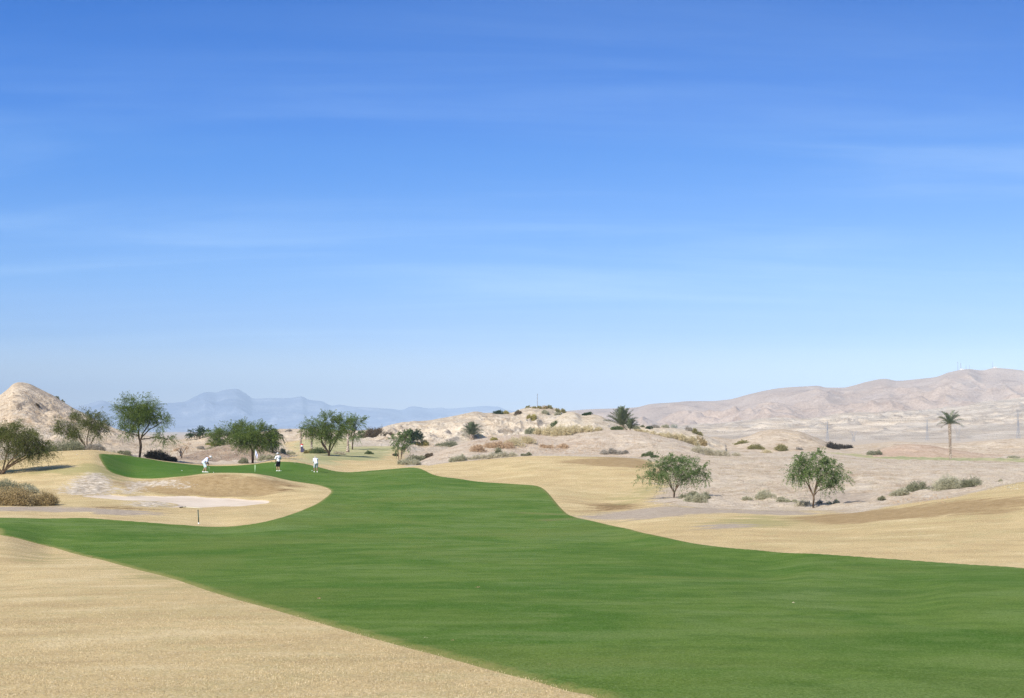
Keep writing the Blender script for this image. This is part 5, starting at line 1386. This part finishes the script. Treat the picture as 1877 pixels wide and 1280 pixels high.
# ------------------------------------------------------------------ pylons and masts
def strut(t, a, b, r_): t.add([Vector(a), Vector(b)], [r_, r_], 3, cap=False)
def pylon(px, base_py, top_py, d, kind, label, r_=0.085, group=None, name='power_pylon', cat='pylon'):
    az, t0 = pix(px, base_py); z0 = float(surf(np.array([az]), np.array([float(d)]))[0]) + CAMZ
    H = pix(px, top_py)[1] * d + CAMZ - z0
    o = empty(name, (d * math.sin(az), d * math.cos(az), z0 - 0.3), label, cat, group, rz=0.25)
    t = Tubes(); ar = Tubes()
    if kind == 'tall':
        lv = [(0, 0.13), (0.25, 0.085), (0.5, 0.05), (0.75, 0.032), (1.0, 0.008)]
        for (h0, w0), (h1, w1) in zip(lv[:-1], lv[1:]):
            c0 = [(sx * w0 * H * 0.5, sy * w0 * H * 0.5, h0 * H) for sx, sy in ((-1, -1), (1, -1), (1, 1), (-1, 1))]
            c1 = [(sx * w1 * H * 0.5, sy * w1 * H * 0.5, h1 * H) for sx, sy in ((-1, -1), (1, -1), (1, 1), (-1, 1))]
            for i in range(4):
                strut(t, c0[i], c1[i], r_); strut(t, c0[i], c1[(i + 1) % 4], r_ * 0.6); strut(t, c0[(i + 1) % 4], c1[i], r_ * 0.6); strut(t, c1[i], c1[(i + 1) % 4], r_ * 0.6)
        for h_, w_ in ((0.62, 0.15), (0.76, 0.19), (0.90, 0.13)):
            for sg in (-1, 1):
                strut(ar, (0, 0, h_ * H + 0.035 * H), (sg * w_ * H, 0, h_ * H), r_ * 0.8); strut(ar, (0, 0, h_ * H), (sg * w_ * H, 0, h_ * H), r_ * 0.8)
                strut(ar, (sg * w_ * H, 0, h_ * H), (sg * w_ * H, 0, h_ * H - 0.05 * H), r_ * 0.6)
    elif kind == 'cat':
        W = 0.34 * H
        for sy in (-1, 1):
            y = sy * 0.05 * H
            for sx in (-1, 1):
                strut(t, (sx * 0.11 * H, y, 0), (sx * 0.06 * H, y * 0.7, 0.45 * H), r_); strut(t, (sx * 0.06 * H, y * 0.7, 0.45 * H), (sx * 0.24 * H, y * 0.5, 0.82 * H), r_)
                strut(t, (sx * 0.06 * H, y * 0.7, 0.45 * H), (sx * 0.10 * H, y * 0.5, 0.82 * H), r_ * 0.7)
                strut(t, (sx * 0.24 * H, y * 0.5, 0.82 * H), (sx * 0.20 * H, 0, 1.0 * H), r_ * 0.8)
            for q in range(3):
                a0, a1 = 0.11 - 0.0167 * q, 0.11 - 0.0167 * (q + 1)
                strut(t, (-a0 * H, y, 0.15 * q * H), (a1 * H, y, 0.15 * (q + 1) * H), r_ * 0.6); strut(t, (a0 * H, y, 0.15 * q * H), (-a1 * H, y, 0.15 * (q + 1) * H), r_ * 0.6)
        for q in range(12):
            x0 = -0.42 + q * 0.07
            strut(ar, (x0 * H, 0, 0.82 * H), ((x0 + 0.07) * H, 0, 0.82 * H), r_ * 0.8); strut(ar, (x0 * H, 0, 0.87 * H if q % 2 else 0.82 * H), ((x0 + 0.07) * H, 0, 0.82 * H if q % 2 else 0.87 * H), r_ * 0.6)
    else:
        w_ = 0.012 * H
        for sx, sy in ((-1, -1), (1, -1), (0, 1)): strut(t, (sx * w_, sy * w_, 0), (sx * w_ * 0.7, sy * w_ * 0.7, H), r_)
        for q in range(14): strut(t, (-w_, -w_, H * q / 14), (w_, -w_, H * (q + 1) / 14), r_ * 0.6)
        for h_ in ((0.45, 0.62, 0.8) if kind == 'mast3' else (0.97,)):
            ar.lathe([(0.0, 0), (w_ * 1.6, 0), (w_ * 1.6, 0.03 * H), (0.0, 0.03 * H)], (w_ * 1.4, 0, h_ * H), 8)
    t.obj('lattice', M_LATTICE, o, False); ar.obj('crossarm' if kind in ('tall', 'cat') else 'antenna', M_LATTICE, o, False)
    return o
GP = 'power pylons in front of the badlands'
pylon(1517, 815, 772, 1000, 'tall', 'slim steel pylon left of the wide forked pylon', group=GP)
pylon(1565, 815, 788, 860, 'cat', 'wide forked steel pylon right of the dark notch bushes', 0.065, group=GP)
pylon(1700, 814, 768, 1000, 'tall', 'steel pylon left of the tall date palm', 0.065, group=GP)
pylon(1756, 812, 775, 1000, 'cat', 'forked steel pylon just right of the tall date palm', 0.065, group=GP)
pylon(1867, 812, 757, 900, 'tall', 'tall steel pylon at the right edge of the photograph', group=GP)
GM = 'antenna masts on the range'
def rmast(px, top, kind, label, r_=0.5): 
    i = float(pchip(H_range.px, H_range.dc, np.array([px]))[0]); pylon(px, 690, top, i, kind, label, r_, GM, 'antenna_mast', 'antenna mast')
rmast(1756, 664, 'mast', 'leftmost tall antenna mast on the range crest', 0.35)
rmast(1761.5, 666, 'mast3', 'antenna mast with drum aerials, second from the left on the crest', 0.6)
rmast(1771, 670, 'mast', 'short thin mast on the crest, left of a close pair', 0.28)
rmast(1777, 670, 'mast', 'short thin mast on the crest, right of a close pair', 0.28)
rmast(1820, 664, 'mast', 'lone thin mast on the right summit of the range', 0.28)
az_, _ = pix(985, 745)
pylon(985, 745, 721, float(pchip(H_mid.px, H_mid.dc, np.array([985.0]))[0]) + 4, 'mast', 'thin white mast on top of the eroded hill', 0.035, None, 'antenna_mast', 'antenna mast')
# small white equipment huts at the masts
for px, lb in ((1763, 'tiny white hut beside the masts on the crest'), (1824, 'tiny white hut on the right summit of the range')):
    az, _t = pix(px, 684); dc = float(pchip(H_range.px, H_range.dc, np.array([px]))[0]) - 8
    z0 = float(surf(np.array([az]), np.array([dc]))[0]) + CAMZ
    o = empty('hut', (dc * math.sin(az), dc * math.cos(az), z0 - 0.5), lb, 'hut')
    t = Tubes(); t.box((0, 0, 1.9), (8.0, 4.0, 3.8)); t.obj('wall', M_WHITE, o, False)
    t = Tubes(); t.box((0, 0, 4.0), (8.8, 4.8, 0.35)); t.obj('roof', M_PALEGREY, o, False)
    t = Tubes(); t.box((1.0, -2.02, 1.5), (1.2, 0.1, 2.4)); t.obj('door', M_STEEL, o, False)

# ------------------------------------------------------------------ loose stones and scattered dry scrub (nobody could count them)
def scatter(regions, n, r):
    out = []
    for (x0, x1, y0, y1, wgt) in regions:
        m = int(n * wgt)
        for _ in range(m):
            h = hit(r.uniform(x0, x1), r.uniform(y0, y1), 60, 500)
            if h: out.append(h)
    return out
def stones(name, regions, n, smin, smax, mat, seed, label):
    r = np.random.default_rng(seed); V, T = [], []
    ico = np.array([(0,0,1),(0,0,-1),(1,0,0),(-1,0,0),(0,1,0),(0,-1,0)], float); tr = [(0,2,4),(0,4,3),(0,3,5),(0,5,2),(1,4,2),(1,3,4),(1,5,3),(1,2,5)]
    verts, loops = [], []
    for az, d, z in scatter(regions, n, r):
        sz = (smin + (smax - smin) * r.random() ** 3) * d / F
        M = r.normal(size=(6, 3)) * 0.25 + ico; M *= sz * 0.5 * np.array([1, 1, 0.65]); a = r.uniform(0, 6.28); c, s__ = math.cos(a), math.sin(a)
        M = M @ np.array([[c, s__, 0], [-s__, c, 0], [0, 0, 1]])
        b0 = len(verts) * 6; verts.append(M + np.array([d * math.sin(az), d * math.cos(az), z + CAMZ + sz * 0.1])); loops += [b0 + i for q in tr for i in q]
    o = fast_mesh(name, np.concatenate(verts), np.array(loops), np.full(len(loops) // 3, 3), mat, smooth=False)
    return tag(o, label, kind='stuff')
ks = NT('stone', 0.9, 0.1); nn_ = ks.noise(0.9, 3); ks.col(ks.mix(ks.mp(nn_, 0.4, 0.6), (0.27, 0.215, 0.165), (0.58, 0.50, 0.41))); M_STONE = ks.m
stones('gravel', [(0,140,710,800,0.30), (130,330,790,835,0.16), (330,560,818,852,0.10), (1180,1480,845,925,0.16), (1480,1870,845,905,0.10), (760,1330,800,840,0.10), (1200,1300,905,935,0.04), (1740,1877,815,840,0.04)], 3600, 0.6, 3.2, M_STONE, 71, 'loose stones scattered over the desert soil')

def scrub(name, regions, n, leaf, seed, label, hpx=(2.5, 6)):
    r = np.random.default_rng(seed); VS, TS = [], []
    for az, d, z in scatter(regions, n, r):
        s__ = d / F; hh = r.uniform(*hpx) * s__; m = 5
        P = np.array([d * math.sin(az), d * math.cos(az), z + CAMZ]) + r.normal(size=(m, 3)) * np.array([hh, hh, hh * 0.1])
        dr = unit(r.normal(size=(m, 3)) * 0.7 + np.array([0, 0, 0.7])); dr[:, 2] = np.abs(dr[:, 2])
        V, T = leaves(P, dr, np.full(m, hh * 0.8), 4, max(0.06, 1.1 * s__), max(0.03, 0.5 * s__), 0.1, r)
        VS.append(V); TS.append(T)
    o = quad_mesh(name, np.concatenate(VS), np.concatenate(TS), LM[leaf], None)
    return tag(o, label, kind='stuff')
scrub('dry_undergrowth', [(865,990,800,832,0.35), (990,1110,812,836,0.25), (340,480,815,845,0.18), (760,900,815,845,0.12), (1640,1740,905,925,0.04), (1130,1200,800,835,0.06)], 700, 'rust', 81, 'thin reddish dry scrub on the slopes')
scrub('dry_grass', [(380,560,820,848,0.25), (200,330,800,838,0.15), (1160,1300,790,838,0.2), (960,1100,772,800,0.2), (1360,1480,905,930,0.1), (940,1040,748,768,0.1), (1190,1470,845,905,0.45), (1540,1870,845,900,0.4), (1300,1560,835,850,0.2)], 700, 'pale', 82, 'pale dry grass tufts on the desert soil')

# ------------------------------------------------------------------ small clods and pale clippings on the fairway
M_CLOD = simple('dry_clod', (0.30, 0.20, 0.12), 0.95, 0.05, 0.3, 25); M_CLIP = simple('pale_clipping', (0.50, 0.44, 0.30), 0.9, 0.1, 0.1, 25); M_DARKC = simple('dark_clod', (0.05, 0.035, 0.025), 0.95, 0.05, 0.3, 25)
CL = [(585,1101,18,M_CLOD,'brown clod of turf on the fairway near the straw edge'), (518,1116,10,M_DARKC,'dark clod on the edge between fairway and straw turf'),
      (780,1174,12,M_CLIP,'pale turf scrap on the green fairway, left of a brownish one'), (829,1179,14,M_CLOD,'brownish turf scrap right of the pale scrap on the fairway'), (1006,1224,12,M_CLOD,'brown turf scrap nearest the bottom of the fairway'),
      (1046,1013,4,M_CLIP,'tiny white speck like a ball in the middle of the fairway'), (876,1080,14,M_CLOD,'brown turf scrap in the middle of the fairway'), (168,1023,8,M_CLOD,'brown clod on the far end of the straw edge'),
      (22,987,7,M_CLOD,'brown clod at the left end of the straw edge'), (1455,1109,12,M_CLIP,'pale clipping on the right part of the fairway, far one'), (1612,1230,9,M_CLIP,'pale clipping on the right part of the fairway, near one'), (487,1092,8,M_DARKC,'small dark clod on the fairway above the straw edge')]
for px, py, w_, m_, lb in CL:
    w_ *= 0.62
    p, dd = at(px, py); s__ = dd / F; r = np.random.default_rng(int(px)); t = Tubes()
    for q in range(7):
        c_ = Vector((r.normal() * w_ * 0.22 * s__, r.normal() * w_ * 0.5 * s__, 0.025)); a_ = r.uniform(0, 3.14); l_ = w_ * 0.22 * s__
        t.add([c_ - Vector((math.cos(a_), math.sin(a_), 0)) * l_, c_ + Vector((0, 0, 0.4 * l_)), c_ + Vector((math.cos(a_), math.sin(a_), 0)) * l_], [l_ * 0.15, l_ * 0.38, l_ * 0.12], 5)
    o = t.obj('turf_scrap', m_, None, False); o.location = p; tag(o, lb, 'turf scrap')

# ------------------------------------------------------------------ standing blades of the nearest turf, thinning out with distance
def blades(name, n, green, dmax, hmin, hmax, wd, mat, seed, label):
    r = np.random.default_rng(seed)
    d = np.sqrt(r.uniform(7.5 ** 2, dmax ** 2, n)); az = r.uniform(-0.40, 0.40, n)
    keep = r.random(n) < np.clip((dmax - d) / (dmax * 0.55), 0, 1)
    d, az = d[keep], az[keep]
    x, y = d * np.sin(az), d * np.cos(az)
    f = sdf_poly(fair_w, x, y) + r.normal(0, 0.05, len(x)) + 0.12 * fbm(x / 0.8, y / 0.8, 3, 91)
    cl = fbm(x / 0.5, y / 0.5, 3, 95) + 0.5 * fbm(x / 2.5, y / 2.5, 2, 97)
    k_ = ((f > 0) if green else (f < 0.02)) & (r.random(len(x)) < np.clip(0.55 + 1.6 * cl, 0.08, 1))
    x, y, d, az = x[k_], y[k_], d[k_], az[k_]; m = len(x)
    z = G(az, d) + CAMZ + (0.02 if green else 0.0)
    P = np.stack([x, y, z], 1); h = r.uniform(hmin, hmax, m)[:, None]
    a = r.uniform(0, 2 * np.pi, m); lean = r.uniform(0.15, 1.1, m)[:, None]
    o_ = np.stack([np.cos(a), np.sin(a), np.zeros(m)], 1); sd = np.stack([-np.sin(a + 0.6), np.cos(a + 0.6), np.zeros(m)], 1) * wd * 0.5
    tip = P + o_ * h * lean * 0.8 + np.array([0, 0, 1.0]) * h * (1 - 0.35 * lean)
    mid = P * 0.5 + tip * 0.5 + np.array([0, 0, 1.0]) * h * 0.12
    V = np.stack([P - sd, mid - sd * 0.9 + sd * 0, tip, mid + sd * 0.9], 1).reshape(-1, 3)
    tone = np.repeat(np.clip(r.normal(0.5, 0.22, m) + 0.35 * cl[k_], 0, 1), 4)
    o = quad_mesh(name, V, tone, mat, None)
    return tag(o, label, kind='stuff')
LM_STRAWB = leaf_mat('straw_blade', (0.34, 0.25, 0.115), (0.60, 0.46, 0.25), (0.86, 0.72, 0.47), trans=0.25)
LM_GREENB = leaf_mat('green_blade', (0.050, 0.110, 0.012), (0.105, 0.178, 0.030), (0.215, 0.290, 0.085), trans=0.25)
blades('dry_grass_blades', 520000, False, 34, 0.012, 0.032, 0.005, LM_STRAWB, 101, 'short dormant straw coloured grass blades in the foreground')
blades('green_grass_blades', 620000, True, 38, 0.010, 0.026, 0.005, LM_GREENB, 102, 'short green grass blades in the foreground')
# ------------------------------------------------------------------ camera, light, sky, haze
cam_d = bpy.data.cameras.new('camera'); cam = bpy.data.objects.new('camera', cam_d); COL.objects.link(cam)
cam_d.sensor_width = 36.0; cam_d.sensor_fit = 'HORIZONTAL'; cam_d.lens = 36.0 * F / 1877.0
cam_d.clip_start = 0.1; cam_d.clip_end = 120000
cam.location = (0, 0, CAMZ); cam.rotation_euler = (math.pi / 2 + PITCH, 0, 0)
sc.camera = cam

SUN_EL = R(41); SUN_DIR = Vector((-0.60, -0.80, 0)).normalized()      # towards the sun, horizontally
to_sun = Vector((SUN_DIR.x * math.cos(SUN_EL), SUN_DIR.y * math.cos(SUN_EL), math.sin(SUN_EL)))
sd = bpy.data.lights.new('sun', 'SUN'); sun = bpy.data.objects.new('sun', sd); COL.objects.link(sun)
sd.energy = 4.5; sd.angle = R(0.53); sd.color = (1.0, 0.945, 0.86)
sun.rotation_euler = (-to_sun).to_track_quat('-Z', 'Y').to_euler()
sun.location = (0, 0, 60)

w = bpy.data.worlds.new('World'); sc.world = w; w.use_nodes = True
k = NT('w', world=w); bg = w.node_tree.nodes['Background']
sky = k.n('ShaderNodeTexSky', sky_type='NISHITA'); sky.sun_disc = False
sky.sun_elevation = SUN_EL; sky.sun_rotation = math.atan2(SUN_DIR.x, SUN_DIR.y)
sky.altitude = 100; sky.air_density = 1.0; sky.dust_density = 0.4; sky.ozone_density = 2.5
tc = k.n('ShaderNodeTexCoord').outputs['Generated']
sep = k.n('ShaderNodeSeparateXYZ'); k.set(sep.inputs[0], tc)
zc = k.math('ADD', k.math('MAXIMUM', sep.outputs[2], 0.0), 0.12)
cmb = k.n('ShaderNodeCombineXYZ'); k.set(cmb.inputs[0], k.math('DIVIDE', sep.outputs[0], zc)); k.set(cmb.inputs[1], k.math('DIVIDE', sep.outputs[1], zc))
cv = k.scl(cmb.outputs[0], 0.42, 1.7, 1.0, 0.16)
c1 = k.noise(1.3, 8, cv, rough=0.60, dist=0.55); c2 = k.noise(0.35, 3, cmb.outputs[0], rough=0.5)
cir = k.math('MULTIPLY', k.mp(c1, 0.40, 0.78, 0, 1, True), k.mp(c2, 0.30, 0.68, 0.15, 1, True))
fade = k.mp(sep.outputs[2], 0.30, 0.10, 0.25, 1.0)
gr = k.n('ShaderNodeValToRGB'); gr.color_ramp.interpolation = 'EASE'
els = [(0.0, (0.90, 0.86, 0.99)), (0.035, (0.66, 0.715, 0.95)), (0.073, (0.37, 0.545, 0.91)), (0.11, (0.285, 0.515, 0.89)), (0.15, (0.20, 0.465, 0.87)), (0.19, (0.13, 0.425, 0.86)), (0.225, (0.086, 0.38, 0.85)), (0.297, (0.045, 0.34, 0.81)), (0.6, (0.08, 0.34, 0.80))]
while len(gr.color_ramp.elements) < len(els): gr.color_ramp.elements.new(0.5)
for e_, (p_, c_) in zip(gr.color_ramp.elements, els): e_.position = p_; e_.color = (*c_, 1)
k.set(gr.inputs[0], sep.outputs[2])
dp = k.n('ShaderNodeVectorMath', operation='DOT_PRODUCT'); k.set(dp.inputs[0], tc); dp.inputs[1].default_value = to_sun
whit = k.mix(k.mp(dp.outputs['Value'], -0.1, 0.9, 0, 1, True), gr.outputs[0], (0.85, 0.88, 0.92))   # paler sky round the sun, behind the camera
deep = k.mix(1.0, sky.outputs[0], whit, 'MULTIPLY')
deep = k.mix(1.0, deep, (1.25, 1.25, 1.25), 'MULTIPLY')
out = k.mix(k.math('MULTIPLY', k.math('MULTIPLY', cir, fade), 0.42), deep, (4.9, 6.8, 9.2))
side = k.mp(sep.outputs[0], -0.40, 0.40, 1.12, 0.89)
sc3 = k.n('ShaderNodeCombineXYZ')
for i_ in range(3): k.set(sc3.inputs[i_], side)
out = k.mix(1.0, out, sc3.outputs[0], 'MULTIPLY')
k.set(bg.inputs['Color'], out); bg.inputs['Strength'].default_value = 0.10

# haze: one closed box of even, thin air round the whole scene
kz = NT('haze_air'); kz.t.nodes.remove(kz.b)
pv = kz.n('ShaderNodeVolumePrincipled'); pv.inputs['Density'].default_value = 1.15e-4
pv.inputs['Color'].default_value = (0.64, 0.81, 1.0, 1); pv.inputs['Anisotropy'].default_value = -0.45
kz.t.links.new(pv.outputs[0], kz.t.nodes['Material Output'].inputs['Volume'])
HX, HB, HT = 17000.0, CAMZ - 30.0, CAMZ + 520.0
hv = [(x, y, z) for z in (HB, HT) for (x, y) in ((-HX, -HX), (HX, -HX), (HX, HX), (-HX, HX))]
hz = mesh_obj('haze', hv, [(0, 3, 2, 1), (4, 5, 6, 7), (0, 1, 5, 4), (1, 2, 6, 5), (2, 3, 7, 6), (3, 0, 4, 7)], kz.m)
tag(hz, 'thin bluish air haze over the whole valley', kind='stuff')

sc.view_settings.view_transform = 'Standard'; sc.view_settings.look = 'None'
sc.view_settings.gamma = 1.0; sc.view_settings.use_curve_mapping = False
sc.view_settings.exposure = 0.5
sc.render.engine = 'CYCLES'
sc.cycles.max_bounces = 5; sc.cycles.diffuse_bounces = 2; sc.cycles.glossy_bounces = 1; sc.cycles.transmission_bounces = 2
sc.cycles.transparent_max_bounces = 4; sc.cycles.volume_bounces = 0
sc.cycles.use_denoising = True; sc.cycles.denoising_prefilter = 'NONE'
sc.cycles.use_adaptive_sampling = True
